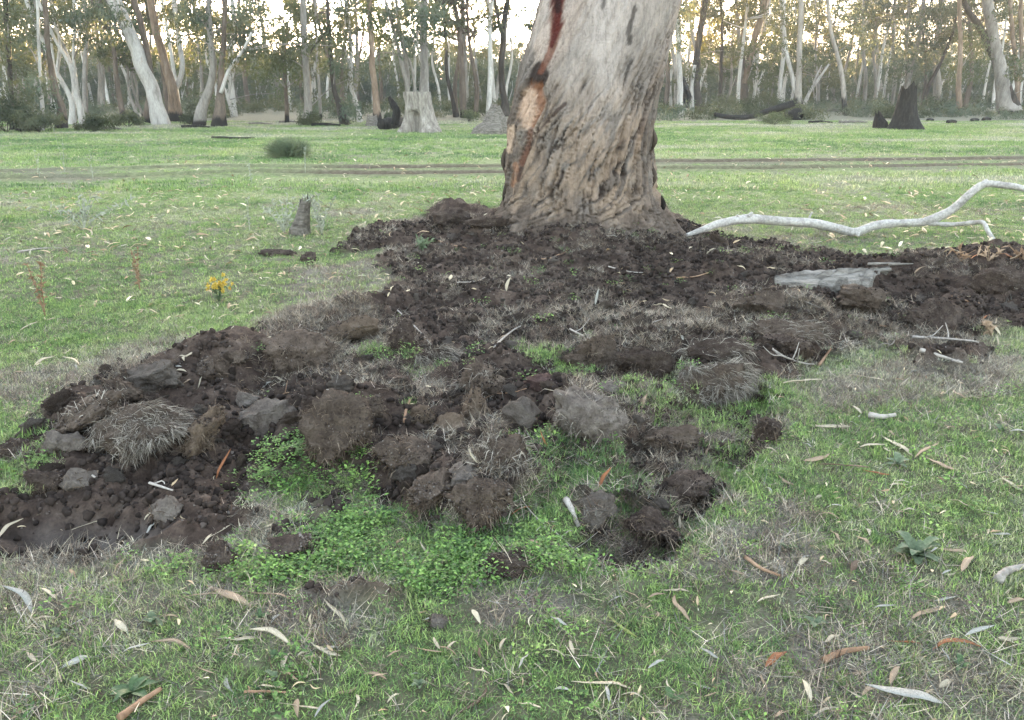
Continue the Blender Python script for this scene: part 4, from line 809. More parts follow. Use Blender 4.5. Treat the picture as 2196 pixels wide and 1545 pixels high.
def clod(label, px, py, w, h, mat, seed, fib=None, nf=0, fl=.03, tilt=0., yaw=0., deep=1., name='soil_clod', sink=.22):
    g = gp(px, py+h*.30); k = math.hypot(g[1], HC-g[2])/FPX; rng = np.random.default_rng(seed+900); V, F = clod_mesh(seed, 5 if w > 95 else 4)
    A, C = w*k*.57, h*k*.57; V = V*np.array([A, (A*.5+C*.5)*deep, C])
    if tilt: c, s = math.cos(tilt), math.sin(tilt); V = np.c_[V[:, 0]*c-V[:, 2]*s, V[:, 1], V[:, 0]*s+V[:, 2]*c]
    if yaw: V = rotz(V, yaw)
    loc = g+np.array([0, C*.25, C*(1-sink)*.62]); body = mk(name, V, F, M[mat]); body.location = [float(v) for v in loc]
    nn = V/np.linalg.norm(V, axis=1)[:, None]; upv = np.where((nn[:, 2] > -.1) & (fbm3(V[:, 0]*9, V[:, 1]*9, V[:, 2]*9+seed, 2, seed) > -.05))[0]
    if len(upv) and name != 'grass_tussock' and mat != 'soil_grey': CRUMB.append(V[rng.choice(upv, int(min(320, 60+18000*A*C)))]+loc)
    nf = int(nf*(1 if name == 'grass_tussock' else 2.2))
    if fib is None and w > 45: fib, nf, fl = 'fibre', 160, .03
    if fib and name == 'grass_tussock':
        nr = V/np.linalg.norm(V, axis=1)[:, None]; up_ = np.where(nr[:, 2] > -.2)[0]; pick = rng.choice(up_, nf); ph = 5*fbm3(V[pick, 0]*7+seed, V[pick, 1]*7, V[pick, 2]*7, 2, seed)+rng.normal(size=nf)*.55; wv = np.c_[np.cos(ph), np.sin(ph), rng.normal(size=nf)*.35-.25]
        S, SF = strands(V[pick]*rng.uniform(.94, 1.04, (nf, 1)), wv+nr[pick]*.15, fl*rng.uniform(.3, 2.0, nf), rng.uniform(.0012, .0028, nf), .5, rng)
        mk('dry_grass', S, SF, M[fib], body, smooth=False, attrs=dict(bv=np.repeat(rng.random(nf), 5)))['kind'] = 'stuff'
    elif fib:
        nr = V/np.linalg.norm(V, axis=1)[:, None]; nz = fbm3(V[:, 0]/A*1.6+seed, V[:, 1]/A*1.6, V[:, 2]/C*1.6, 2, seed+20)+.35*(nr[:, 2] < -.1)-.1; ok_ = np.where(nz > 0)[0]; ok_ = ok_ if len(ok_) > 40 else np.arange(len(V)); nf = int(nf*.62); pick = rng.choice(ok_, nf); D = nr[pick]*(.5 if fib == 'fibre' else .35)+rng.normal(size=(nf, 3))*.7+np.array([0, 0, -.25 if fib == 'fibre' else -.05])
        S, SF = strands(V[pick]*.98, D, fl*rng.uniform(.4, 2.2, nf), rng.uniform(.0014, .0042, nf), 1.2, rng)
        mk('root_fibres' if fib == 'fibre' else 'dry_grass', S, SF, M[fib], body, smooth=False, attrs=dict(bv=np.repeat(rng.random(nf), 5)))['kind'] = 'stuff'
    if label: tag(body, label, 'clod', 'large clods in the dug soil')
    return body
D_, Gy, Br, Tn, Rd = 'soil_dark', 'soil_grey', 'soil_brown', 'soil_tan', 'soil_red'
for k, a in enumerate([
 ('large rounded grey clod at the grass edge, upper left of the dug soil', 335,805,122,80,Gy,None,0),
 ('rounded brown clod just right of the large grey clod', 452,792,92,72,Br,'fibre',250),
 ('small reddish brown clod behind the rounded brown clod', 505,770,46,34,Br,None,0),
 ('brown clod between the turf slab and the large grey clod', 255,838,92,48,Br,'fibre',200),
 ('grey round clod under the lifted turf slab at left', 165,948,66,44,Gy,None,0),
 ('dark grey clod at the lower end of the lifted turf slab', 112,955,60,52,Gy,None,0),
 ('brown clod in the green grass at the left border', 32,968,62,54,D_,'fibre',160),
 ('low dark clod by the grass under the left turf slab', 85,1035,84,42,D_,'fibre',120),
 ('grey flat clod left of the bare smooth patch', 165,1035,80,46,Gy,None,0),
 ('big fibrous grey brown clod right of the upright turf flap', 572,895,104,96,Gy,'fibre',350),
 ('smooth blue grey clod above the big fibrous clod', 528,860,60,46,Gy,None,0),
 ('large domed brown clod covered in hanging roots, centre left', 728,922,152,135,Br,'fibre',1500),
 ('broad brown heap of roots above the domed clod', 640,758,130,86,Br,'fibre',900),
 ('grey tan boulder like clod at the top left of the heap', 758,712,96,62,Tn,None,0),
 ('rounded rooty clod right of the grey tan one', 862,722,62,64,D_,'fibre',450),
 ('large dark brown clod with dry grass on top, above the tan clods', 1030,815,118,80,Br,'fibre_grey',420),
 ('dark smooth clod left of the dry grass topped clod', 845,822,72,54,D_,None,0),
 ('upright light tan clod at the centre of the dug soil', 1012,884,62,84,Tn,'fibre',250),
 ('small tan clod left of the upright tan clod', 908,898,56,44,Tn,'fibre',160),
 ('tan brown clod between the two other tan clods', 962,915,86,52,Tn,'fibre',160),
 ('grey clod right of the upright tan clod', 1112,892,78,74,Gy,None,0),
 ('large pointed grey clod with a skirt of dry grass, right of centre', 1258,895,165,118,Gy,'fibre_grey',520),
 ('matted dry grass clod below the grey clod', 1090,978,118,62,Br,'fibre_grey',900),
 ('domed brown clod on the green weeds, left of a pair', 918,1055,112,92,Br,'fibre',500),
 ('brown rooty clod on the green weeds, right of a pair', 1042,1078,140,112,Br,'fibre',800),
 ('flat smooth grey clod behind the pair of brown clods', 1000,1022,104,44,Gy,None,0),
 ('brown clod draped in roots under the crossing twigs', 1265,765,130,76,Br,'fibre',600),
 ('dark clod right of the clod draped in roots', 1388,778,112,64,D_,'fibre',200),
 ('brown flat clod in the green strip right of the pointed clod', 1432,945,128,54,Br,'fibre',250),
 ('dark crumbly clod in the green hollow at right', 1462,1040,118,56,D_,'fibre',200),
 ('dark brown clod by a white leaf in the green hollow', 1405,1132,118,66,D_,'fibre',450),
 ('smooth dark grey clod beside the pale thick twig', 1272,1098,108,70,Gy,None,0),
 ('dark clod arched like a burrow mouth at right', 1690,742,98,54,D_,'fibre',260),
 ('large dark brown clod at the right end of the dug soil', 2010,690,118,80,D_,'fibre',300),
 ('round grey clod at the lower left of the dug soil', 362,1096,66,54,Gy,None,0),
 ('dark clod standing in the grass below the bare patch', 472,1190,64,54,D_,'fibre',60),
 ('dark broken clod among the small green weeds', 612,1172,92,50,D_,None,0),
 ('small round grey ball of soil in the lower green weeds', 1183,1175,32,28,Gy,None,0),
 ('dull red clod with a flat top near the lush grass', 1155,822,84,40,Rd,None,0),
 ('flat grey clod below the clod draped in roots', 1305,832,74,38,Gy,None,0),
 ('low dark clod with moss in the lower green weeds', 1085,1208,104,40,D_,None,0),
 ('brown rooty clod below the domed clod', 868,988,116,76,Br,'fibre',450),
 ('dark mound like clod on the grass side, left of the trunk', 968,468,76,44,D_,None,0),
 ('dark clod between the mound like clod and the trunk foot', 1040,478,70,34,D_,'fibre',90),
 ('small dark clod alone in the grass left of the heap', 664,555,34,22,D_,None,0),
 ('low dark clod by the small field stump', 585,543,74,18,D_,None,0),
 ('large dark clod at the right border beside the branch tip', 2135,605,120,64,D_,'fibre',250),
 ('brown mossy clod at right below the wood slab', 1850,640,150,64,Br,'fibre',350),
 ('reddish dark clod left of the mossy clod', 1640,655,110,54,Br,'fibre',250),
 ('low grey clod with grass beside the lower grey sod', 700,1010,60,40,D_,None,0),
 ('dark clod at the right rim of the lush hollow', 1650,925,54,60,D_,'fibre',90),
 ('dark lump in the grass near the bottom of the weeds', 940,1330,46,26,Gy,None,0),
 ('dark clod at the edge of the lower weed patch', 1290,1210,64,28,D_,None,0),
 ('grey clod with a fibre beard left of the domed clod', 800,870,60,44,Br,'fibre',200)]):
    clod(a[0], *a[1:5], a[5], 1000+k, a[6], a[7], .035 if a[6] == 'fibre' else .055)
# turf slabs and dry tussocks thrown up whole
clod('long lifted turf slab tilted up at the left edge of the dug soil', 165,905,185,62,Br,1101,'fibre_grey',500,.05,tilt=.52,deep=1.2,name='turf_slab',sink=.1)
clod('upright flap of turf leaning over a bare furrow at lower left', 435,940,150,66,Tn,1102,'fibre',700,.03,tilt=.75,deep=1.1,name='turf_slab',sink=.1)
clod('shaggy dry grass tussock right of the lifted turf slab', 300,935,180,110,Br,1103,'fibre_grey',4600,.055,name='grass_tussock')
clod('large grey dry grass tussock on the right side of the dug soil', 1525,830,175,130,Br,1104,'fibre_grey',5200,.06,name='grass_tussock')
clod('flattened dry grass tussock above the large grey one', 1530,760,120,50,D_,1105,'fibre_grey',1200,.08,name='grass_tussock')
clod('pale dry grass tuft in the hollow below the trunk', 945,765,100,34,D_,1106,'fibre_grey',900,.07,name='grass_tussock')
clod('dry tussock above the burrow like clod at right', 1690,712,150,40,Br,1107,'fibre_grey',900,.07,name='grass_tussock')
# smaller clods: copies of a few shapes
small = [clod_mesh(1300+k, 4, 9, .62) for k in range(8)]; meshes = {}
for k, (V, F) in enumerate(small):
    for mt in (D_, Gy, Br):
        o = mk('small_clod', V*np.array([1, .9, .72]), F, M[mt], link=False); meshes[k, mt] = o.data; bpy.data.objects.remove(o)
rng = np.random.default_rng(55); X0, Y0 = [], []
reg = [('below the trunk in the dark hollow', 830,500,1560,740,70), ('in the left arm of the dug soil', 60,760,800,1050,60), ('in the middle of the dug soil', 800,740,1500,1120,60), ('in the right arm of the dug soil', 1560,560,2190,780,45)]
for zn, x0, y0, x1, y1, cnt in reg:
    k = 0
    while k < cnt:
        px, py = rng.uniform(x0, x1), rng.uniform(y0, y1); g = gp(px, py)
        if dug(np.array([g[0]]), np.array([g[1]]))[0] < .8 or g[1] > 8.9: continue
        s = rng.uniform(.022, .05)*(1+.6*(rng.random() < .2)); mt = (D_, D_, Gy, Br)[int(rng.integers(0, 4))]; o = bpy.data.objects.new('small_clod', meshes[int(rng.integers(0, 8)), mt]); COL.objects.link(o)
        o.location = (float(g[0]), float(g[1]), float(g[2]+s*.08)); o.scale = (s*rng.uniform(.8, 1.3), s, s*rng.uniform(.7, 1.1)); o.rotation_euler = (rng.uniform(-.5, .5), rng.uniform(-.5, .5), rng.uniform(0, 6.28)); k += 1
        tag(o, {D_: 'loose dark', Gy: 'loose grey', Br: 'loose brown'}[mt]+' clod '+zn, 'clod', 'loose clods '+zn)
# crumbs
cr = []
for k in range(6): V, F = clod_mesh(1400+k, 2, 8, .5); cr.append(mk('crumb', V*np.array([1, .9, .75]), F, M['crumb'], link=False))
x, y = rng.uniform(-4.2, 6.5, 200000), rng.uniform(2.2, 9.6, 200000); m = (np.abs(x) < .74*y+.9) & (rng.random(len(x)) < dug(x, y)**2*.9*(1-.3*bare(x, y))*sstep(-.45, .25, fbm2(x*1.6, y*1.6, 4, 95))); x, y = x[m], y[m]; n = len(x)
s = .0035+.024*rng.random(n)**4
CP = np.concatenate(CRUMB); kc = len(CP)
zc = H(x, y)+s*.3; x, y, zc = np.r_[x, CP[:, 0]], np.r_[y, CP[:, 1]], np.r_[zc, CP[:, 2]]; s = np.r_[s, .0025+.006*rng.random(kc)**3]; n = len(x)
scatter('soil_crumbs', np.c_[x, y, zc], rng.uniform(0, 6.28, (n, 3)), s, rng.integers(0, 6, n), np.clip((.50+.5*fbm2(x*1.3, y*1.3, 3, 96)+.3*rng.normal(size=n))*np.clip(1.15-s*45, .35, 1), 0, 1), cr)

# ------------------------------------------------------------------ fallen leaves
def leaf_mesh(seed, aspect, bend, curl, twist=0.):
    """sickle-shaped gum leaf of unit length along +X, folded along its midrib"""
    n = 11; t = np.linspace(0, 1, n); rng = np.random.default_rng(seed)
    w = aspect*.5*np.sin(pi*np.clip(t, 0, 1)**.75)**.85+.006*(t < .1); yb = bend*np.sin(pi*t); zb = curl*np.sin(pi*t)+.03*n2(t*4, t*0+seed, 3)
    tw = twist*(t-.5); V = []
    for i in range(n):
        c, s = math.cos(tw[i]), math.sin(tw[i])
        for e, z in ((-1, .22), (0, 0), (1, .22)): V.append([t[i]-.5, yb[i]+e*w[i]*c, zb[i]+abs(e)*z*w[i]*c+e*w[i]*s])
    V = np.array(V); V[:, 2] += .012; B = V.copy(); B[:, 2] -= .012; f = []
    for i in range(n-1):
        for j in (0, 1): a = 3*i+j; f += [[a, a+3, a+4, a+1], [3*n+a, 3*n+a+1, 3*n+a+4, 3*n+a+3]]
        a = 3*i; f += [[a, 3*n+a, 3*n+a+3, a+3], [a+2, a+5, 3*n+a+5, 3*n+a+2]]
    return np.vstack([V, B]), np.array(f)
SHAPES = [(.13, .02, .02, .2), (.15, .13, .03, .4), (.16, -.14, .05, -.3), (.12, .20, .06, .8), (.22, .04, .10, .3), (.24, -.05, .12, -.5), (.10, -.22, .04, .6), (.27, .06, .08, .3), (.08, .05, .03, 1.2), (.14, .0, .18, .5)]
LM = {}
def leaf_data(sh, colour):
    if (sh, colour) not in LM:
        V, F = leaf_mesh(600+sh, *SHAPES[sh]); o = mk('fallen_leaf', V, F, M['leaf_'+colour], link=False); LM[sh, colour] = o.data; bpy.data.objects.remove(o)
    return LM[sh, colour]
n_leaf = 0
GRASSZ = .022
def put_leaf(a, b, colour, sh, roll=0., lift=GRASSZ, wide=1.):
    global n_leaf
    a, b = np.asarray(a, float), np.asarray(b, float); d = b-a; L_ = float(np.linalg.norm(d)); o = bpy.data.objects.new('fallen_leaf', leaf_data(sh, colour)); COL.objects.link(o)
    o.location = [float(v) for v in (a+b)/2+np.array([0, 0, lift])]; o.scale = (L_, L_*wide, L_)
    o.rotation_euler = (roll, -math.asin(max(-1, min(1, d[2]/L_))), math.atan2(d[1], d[0])); n_leaf += 1; return o
def zone(px, py):
    if py > 1250: return 'on the foreground grass '+('at bottom left' if px < 560 else 'at lower left of centre' if px < 1000 else 'at lower right of centre' if px < 1450 else 'right of bottom centre' if px < 1800 else 'at bottom right')
    if px > 1560 and py > 1040: return 'by the bluish rosette weed'
    if px > 1560 and py > 780: return 'on the grass at right'
    if py > 1090 and px < 560: return 'on the bare smooth patch at left'
    if px < 560 and py < 860: return 'on the grass left of the dug soil'
    if py > 940: return 'in the green hollow at right' if px > 1090 else 'among the green weeds'
    return 'on the dug soil at left' if px < 760 else 'on the soil below the trunk' if px < 1400 else 'on the dug soil at right'
CN = dict(cream='cream', grey='silver grey', tan='tan', rust='rust brown', brown='dark brown', green='yellow green')
LEAVES = '''5 1265 70 1322 g 2;85 1270 122 1292 c 7;60 1340 122 1333 c 1;150 1352 190 1332 g 8;248 1335 277 1362 c 4;265 1407 325 1388 g 0;325 1382 410 1396 t 2;470 1368 556 1372 c 3;535 1362 622 1392 c 2;665 1383 730 1411 c 1
440 1260 540 1306 t 0;530 1277 625 1291 t 0;390 1288 480 1280 t 8;245 1245 272 1208 t 4;255 1252 300 1240 t 2;0 1157 52 1120 c 1;155 1143 225 1120 c 8;310 1122 328 1104 c 7;315 1152 337 1125 g 4;435 1172 495 1132 c 0
190 1187 206 1158 c 7;58 1404 78 1426 c 4;675 1548 712 1508 g 1;600 1515 690 1528 c 8;694 1290 742 1342 c 0;755 1302 832 1286 c 1;900 1168 923 1197 c 1;1000 1222 1033 1260 g 0;1135 1165 1160 1192 t 5;930 1378 944 1404 c 7
958 1406 980 1386 c 7;1072 1402 1088 1376 c 7;1000 1437 1050 1451 c 3;985 1532 1046 1458 b 6;1113 1446 1136 1414 g 4;1160 1403 1212 1416 c 6;1222 1384 1231 1414 c 7;1225 1467 1352 1480 c 0;1048 1318 1077 1314 c 4;890 1399 948 1408 t 8
1413 1271 1478 1273 c 0;1388 1290 1428 1282 t 1;1448 1284 1480 1340 t 3;1710 1219 1733 1202 c 7;1754 1209 1782 1220 c 4;1622 1297 1672 1281 c 0;1640 1441 1686 1408 r 4;1629 1448 1646 1492 t 0;1719 1470 1738 1517 c 5;1742 1542 1802 1524 c 1
1768 1386 1802 1369 c 4;1300 1322 1366 1372 n 8;1474 1464 1532 1483 g 8;1457 1112 1459 1140 c 4;1464 1167 1516 1137 t 0;2010 1181 2078 1189 t 0;2060 1237 2087 1204 t 4;1852 1482 2018 1521 g 0;1808 1482 1862 1511 c 8;1903 1377 1978 1384 r 0
1998 1400 2108 1394 r 3;2068 1371 2132 1349 g 0;2003 1292 2052 1282 g 2;1953 1331 2027 1307 t 0;1873 1314 1920 1309 g 0;1908 1478 1928 1440 t 7;2103 1405 2168 1441 g 8;2158 1301 2200 1294 t 5;2163 1478 2200 1496 c 8;1603 953 1627 987 c 3
1568 1019 1647 1009 g 0;1638 968 1668 982 c 5;1722 996 1778 982 t 2;1758 1004 1862 1011 b 8;1848 1013 1907 1022 r 1;1843 966 1902 961 c 0;1888 937 1957 980 c 0;1962 987 2012 958 t 0;1983 989 2052 1016 t 1;2143 1024 2200 1058 c 1
1818 811 1897 823 c 8;1852 828 1864 845 c 4;1823 878 1847 895 c 7;2043 840 2072 862 t 3;2068 856 2107 864 c 5;1693 914 1822 919 c 8;1678 829 1762 821 c 8;73 787 117 769 c 1;133 771 172 788 c 2;42 714 82 694 c 8
1004 958 1027 1002 c 3;1086 628 1096 598 c 7;1276 658 1284 622 g 4;464 1032 496 968 r 0;573 814 612 824 c 4;394 771 432 764 c 4;708 799 752 810 c 8;1158 928 1178 968 r 1;1284 1052 1312 1008 r 4;1098 1112 1142 1098 r 5
1238 1130 1288 1152 t 4;1288 1058 1332 1087 c 8;1324 954 1322 992 c 1;1448 978 1456 1006 c 4;1478 1004 1494 982 c 4;1512 988 1520 962 t 4;1376 882 1388 850 t 4;1498 838 1552 862 g 8;1560 1228 1600 1240 t 4;1232 1020 1262 1040 t 8
1400 660 1440 668 c 4;1300 510 1330 514 g 4;1515 548 1535 536 c 7;1880 640 1912 660 c 4;1785 640 1800 655 c 8;2120 700 2145 725 c 5;2105 690 2125 680 r 5;2135 720 2140 745 c 7;1960 590 1985 575 t 5;2020 548 2060 545 c 5
2080 560 2110 548 r 5;2140 548 2170 556 r 4;2165 560 2190 545 t 5;1330 1500 1380 1508 c 6;780 1450 830 1462 t 5;600 1450 640 1470 t 4;1500 1400 1540 1425 g 4;1560 1490 1600 1500 t 0;420 1440 460 1455 t 8;150 1470 190 1490 g 0
830 1415 860 1400 t 4;1110 1520 1160 1530 c 4;1660 1545 1690 1530 t 4;1040 1290 1080 1300 g 8;1180 1330 1215 1350 g 4;1330 1270 1370 1290 t 0;2030 1080 2075 1095 c 4;1900 1090 1950 1105 t 8;1760 1105 1800 1120 t 2;2100 1100 2140 1110 g 8'''
CC = dict(c='cream', g='grey', t='tan', r='rust', b='brown', n='green')
for q in LEAVES.replace('\n', ';').split(';'):
    x0, y0, x1, y1, c, sh = q.split(); x0, y0, x1, y1 = map(float, (x0, y0, x1, y1)); a, b = gp(x0, y0), gp(x1, y1)
    if y0 < y1: a, b = b, a; x0, y0, x1, y1 = x1, y1, x0, y0
    pl = math.hypot(x1-x0, y1-y0)*np.linalg.norm(a-np.array([0, 0, HC]))/FPX
    if np.linalg.norm(b-a) > 1.55*pl: b = at_y(x1, y1, a[1]+.45*pl)
    if np.linalg.norm(b-a) > .45: b = a+(b-a)*.45/np.linalg.norm(b-a)
    mid = (x0+x1)/2; sh = int(sh); z = zone(mid, (y0+y1)/2); dm = float(dug(np.array([a[0]]), np.array([a[1]]))[0])
    big = 1482 in (y0, y1) and 1852 in (x0, x1)
    o = put_leaf(a, b, CC[c], sh, random.Random(int(x0*7+y0)).uniform(-.5, .5), (GRASSZ if big else random.Random(int(x1+y1)).uniform(.004, .02)) if dm < .5 else .012, 1.3 if big else random.Random(int(x0)).uniform(.6, .95))
    if big: tag(o, 'largest silver grey gum leaf lying at the lower right corner', 'leaf', 'fallen leaves '+z)
    else: later(o, ('broad ' if sh in (5, 7) else 'thin ' if sh == 8 else 'curved ' if sh in (3, 6) else '')+CN[CC[c]]+' leaf '+z, 'leaf', 'fallen leaves '+z, mid)
rng = np.random.default_rng(66)
fill = [('scattered over the foreground grass', 0, 1290, 2196, 1545, 40), ('scattered on the grass below the right arm of the dug soil', 1600, 800, 2196, 1250, 55), ('scattered on the grass left of the dug soil', 0, 560, 620, 860, 40), ('scattered on the dug soil', 150, 640, 1500, 1150, 22)]
for zn, x0, y0, x1, y1, cnt in fill:
    for k in range(cnt):
        px, py = rng.uniform(x0, x1), rng.uniform(y0, y1); g = gp(px, py); a_ = rng.uniform(0, 6.28); L_ = rng.uniform(.04, .08); d = np.array([math.cos(a_), math.sin(a_), 0])*L_/2
        c = ('cream', 'tan', 'grey', 'tan', 'cream', 'brown')[int(rng.integers(0, 6))]; e = g-d; f = g+d; e[2], f[2] = float(H(e[0], e[1])), float(H(f[0], f[1]))
        o = put_leaf(e, f, c, int(rng.integers(0, 10)), rng.uniform(-.9, .9), rng.uniform(.0, .018) if 'grass' in zn else .008); tag(o, 'small '+CN[c]+' leaf '+zn, 'leaf', 'small leaves '+zn)
lp = []
for k in range(8): V, F = leaf_mesh(650+k, *SHAPES[k]); lp.append(mk('leaf', V, F, M['litter'], link=False, attrs=dict(bv=np.full(len(V), .4+.07*k))))
def litter_pts(n, y0, y1, pw): x, y = fan(n, y0, y1, rng, pw); return x, y
x1_, y1_ = litter_pts(2600, 1.6, 5.5, 1.); x2_, y2_ = litter_pts(5200, 5.5, 14, 1.2); x3_, y3_ = litter_pts(6000, 14, 36, 1.2); x = np.r_[x1_, x2_, x3_]; y = np.r_[y1_, y2_, y3_]; dm = dug(x, y); k = (rng.random(len(x)) > dm*.75) & (fbm2(x*.6, y*.6, 3, 97)+.35*rng.normal(size=len(x)) > -.12); x, y, dm = x[k], y[k], dm[k]; n = len(x)
scatter('leaf_litter', np.c_[x, y, H(x, y)+np.where(dm < .5, .016, .008)], np.c_[rng.uniform(-.6, .6, (n, 2)), rng.uniform(0, 6.28, n)], np.where(y < 5.5, rng.uniform(.012, .045, n), rng.uniform(.04, .10, n)*(1+.5*(y > 8))), rng.integers(0, 8, n), np.clip(rng.normal(.5, .28, n), 0, 1), lp)

# ------------------------------------------------------------------ sticks
def stick(label, pts, w, mat, name='stick', lift=.5, twigs=0, group=None):
    P = [gp(a, b)+np.array([0, 0, .012]) for a, b in pts]; k = np.linalg.norm(P[0]-np.array([0, 0, HC]))/FPX; r = w*k/2; P = [p+np.array([0, 0, r*lift]) for p in P]
    m = max(12, 6*len(P)); Q = spline(P, m); Q[:, 2] = np.convolve(np.pad(Q[:, 2], 3, 'edge'), np.ones(7)/7, 'valid'); V, F = tube(Q, np.linspace(r, r*.55, m), 8, .25, int(pts[0][0])); o = mk(name, V-Q[0], F, M[mat]); o.location = [float(v) for v in Q[0]]
    rg = np.random.default_rng(int(pts[0][0]))
    for q in range(twigs):
        s = Q[rg.integers(2, m-1)]; d = rg.normal(size=3)*np.array([1, 1, .5])+np.array([0, 0, .4]); d /= np.linalg.norm(d); V, F = tube(spline([s, s+d*.05, s+d*.1+rg.normal(size=3)*.02], 6), np.linspace(r*.6, r*.25, 6), 5); mk('twig', V-Q[0], F, M[mat], o)
    return tag(o, label, 'stick', group)
S = stick
S('orange brown peeled stick in the bottom left corner', [(258,1552),(300,1520),(347,1488)], 15, 'brownstick')
S('short pale thick twig standing out of the dark hole in the weeds', [(1213,1080),(1228,1108),(1241,1142)], 15, 'greystick')
S('branching grey dead twig in the lower green weeds', [(1150,1120),(1200,1155),(1240,1195)], 4, 'greystick', twigs=7)
S('grey curved stick at the right border of the foreground', [(2138,1255),(2160,1235),(2210,1222)], 17, 'greystick')
S('dark reddish stick in the lower right foreground', [(1765,1427),(1810,1408),(1862,1400)], 14, 'brownstick')
S('reddish brown bark stick on the grey dead grass patch', [(1598,1204),(1632,1228),(1672,1244)], 9, 'brownstick')
S('grey stick lying at the lower right rim of the dug soil', [(1972,757),(2015,770),(2062,786)], 9, 'greystick', twigs=2)
S('long thin grey stick above the rim stick at right', [(1955,728),(2020,732),(2098,738)], 6, 'greystick', twigs=2)
S('fine grey root arching over the burrow like clod', [(1640,735),(1665,760),(1700,778),(1745,790)], 5, 'greystick', twigs=4)
S('short brown stick pointing up at the right rim of the dug soil', [(1755,790),(1770,770),(1782,752)], 7, 'brownstick')
S('thin pale twig crossing above the clod draped in roots', [(1222,712),(1270,732),(1330,748)], 4, 'greystick', twigs=2)
S('thin long twig across the dark hollow below the trunk', [(850,668),(890,705),(925,745)], 3.5, 'greystick')
S('thin straw coloured twig right of the dark hollow', [(1060,745),(1110,710),(1180,680)], 5, 'greystick')
S('dark thin stick lying in the grass at bottom left of centre', [(525,1493),(570,1492),(614,1494)], 6, 'brownstick')
S('pale twig lying in the grass left of the heap', [(40,545),(85,538),(132,536)], 5, 'greystick')
S('brown wood chip lying on the grass at right', [(1862,898),(1890,902),(1918,898)], 13, 'greystick')
S('thin brown bark stick left of the tan clods', [(868,910),(872,885),(880,862)], 8, 'brownstick')
S('small crooked tan twig over the left furrow', [(322,1044),(345,1050),(372,1060)], 6, 'greystick', twigs=1)
S('thin white root on the left furrow floor', [(160,1022),(180,1018),(205,1030)], 6, 'greystick')
for k, (x0, y0, x1, y1) in enumerate([(1300,575,1380,590),(1150,560,1200,548),(980,610,1040,600),(1450,600,1520,588),(1700,640,1760,665),(1850,690,1900,705),(1600,700,1660,690),(940,520,1000,535),(620,690,680,720),(560,860,620,845),(700,840,760,860),(1060,850,1130,838),(1340,700,1420,690),(2040,640,2100,655),(1920,720,1900,750)]):
    later(S('x', [(x0, y0), ((x0+x1)/2+6, (y0+y1)/2+3), (x1, y1)], 3, ('greystick', 'brownstick')[k % 2], twigs=1, name='twig'), 'thin '+('grey', 'brown')[k % 2]+' twig lying loose on the dug soil', 'twig', 'twigs on the dug soil', x0)

# ------------------------------------------------------------------ single plants
def sprig(px, py, h, mat, seed, nst=3, nleaf=30, leaf=.03, name='weed', spread=.35, topmat=None, topsize=.02):
    g = gp(px, py); k = np.linalg.norm(g-np.array([0, 0, HC]))/FPX; Ht = h*k; root = empty(name, g); rg = np.random.default_rng(seed); mb, tb = MB(), MB()
    for s in range(nst):
        a = rg.uniform(0, 6.28); e = np.array([math.cos(a)*spread*Ht, math.sin(a)*spread*Ht, Ht*rg.uniform(.75, 1.05)]); Q = spline([np.array([0, 0, -.01]), e*np.array([.35, .35, .5]), e], 9); V, F = tube(Q, np.linspace(.0045, .0022, 9), 5); mk('stem', V, F, M[mat if topmat is None else 'weed_dark'], root)
        n = nleaf//nst; p = Q[rg.integers(2 if topmat is None else 1, 9, n)]; D = rg.normal(size=(n, 3))+np.array([0, 0, .3]); mb.add(*strands(p, D, leaf*rg.uniform(.6, 1.4, n), np.full(n, leaf*.35), .4, rg))
        if topmat:
            for q in range(7):
                c = e+rg.normal(size=3)*topsize*1.7; n = 16; D = rg.normal(size=(n, 3)); tb.add(*strands(np.repeat(c[None], n, 0), D, np.full(n, topsize), np.full(n, topsize*.5), .1, rg))
    mb.build('leaves', M[mat], root, smooth=False)['kind'] = 'stuff'
    if topmat: tb.build('flower_head', M[topmat], root, smooth=False)
    return root
tag(sprig(470, 648, 36, 'weed_blue', 3, 4, 40, .05, 'flowering_weed', .22, 'flower', .022), 'bright yellow flowering weed in the grass left of the dug soil', 'plant')
tag(sprig(97, 680, 110, 'rustplant', 4, 2, 120, .035, 'dock_weed', .12), 'tall rust red dry dock weed at the left', 'plant')
tag(sprig(300, 625, 80, 'rustplant', 5, 3, 90, .035, 'dock_weed', .35), 'rust coloured dry weed with two leaning stems, right of the tall one', 'plant')
for k, (px, py, h, lb) in enumerate([(140,378,80,'tall faint pale dry stem near the left edge by the track'),(85,380,45,'short faint pale dry stem left of the tall one by the track'),(200,385,50,'thin pale dry stem right of the tall one by the track'),(536,500,70,'thin bluish stem standing left of the small field stump'),(655,372,60,'thin pale stem by the track below the round field bush'),(540,395,40,'pale bluish stem in the grass beyond the small field stump')]):
    tag(sprig(px, py, h, 'paleplant', 10+k, 2, 24, .05, 'dry_weed', .1), lb, 'plant')
tag(sprig(180, 492, 55, 'paleplant', 21, 9, 160, .07, 'dead_shrub', 1.6), 'grey dead twiggy shrub lying low in the grass at left', 'plant')
tag(sprig(610, 500, 75, 'paleplant', 22, 8, 160, .06, 'dead_shrub', .6), 'pale dry twiggy weed left of the small field stump', 'plant')
tag(sprig(690, 505, 90, 'paleplant', 23, 7, 150, .06, 'dead_shrub', .4), 'pale dry twiggy weed right of the small field stump', 'plant')
tag(sprig(905, 538, 26, 'weed_blue', 24, 8, 90, .05, 'weed', .8), 'pale grey green weed growing on the heap left of the trunk', 'plant')
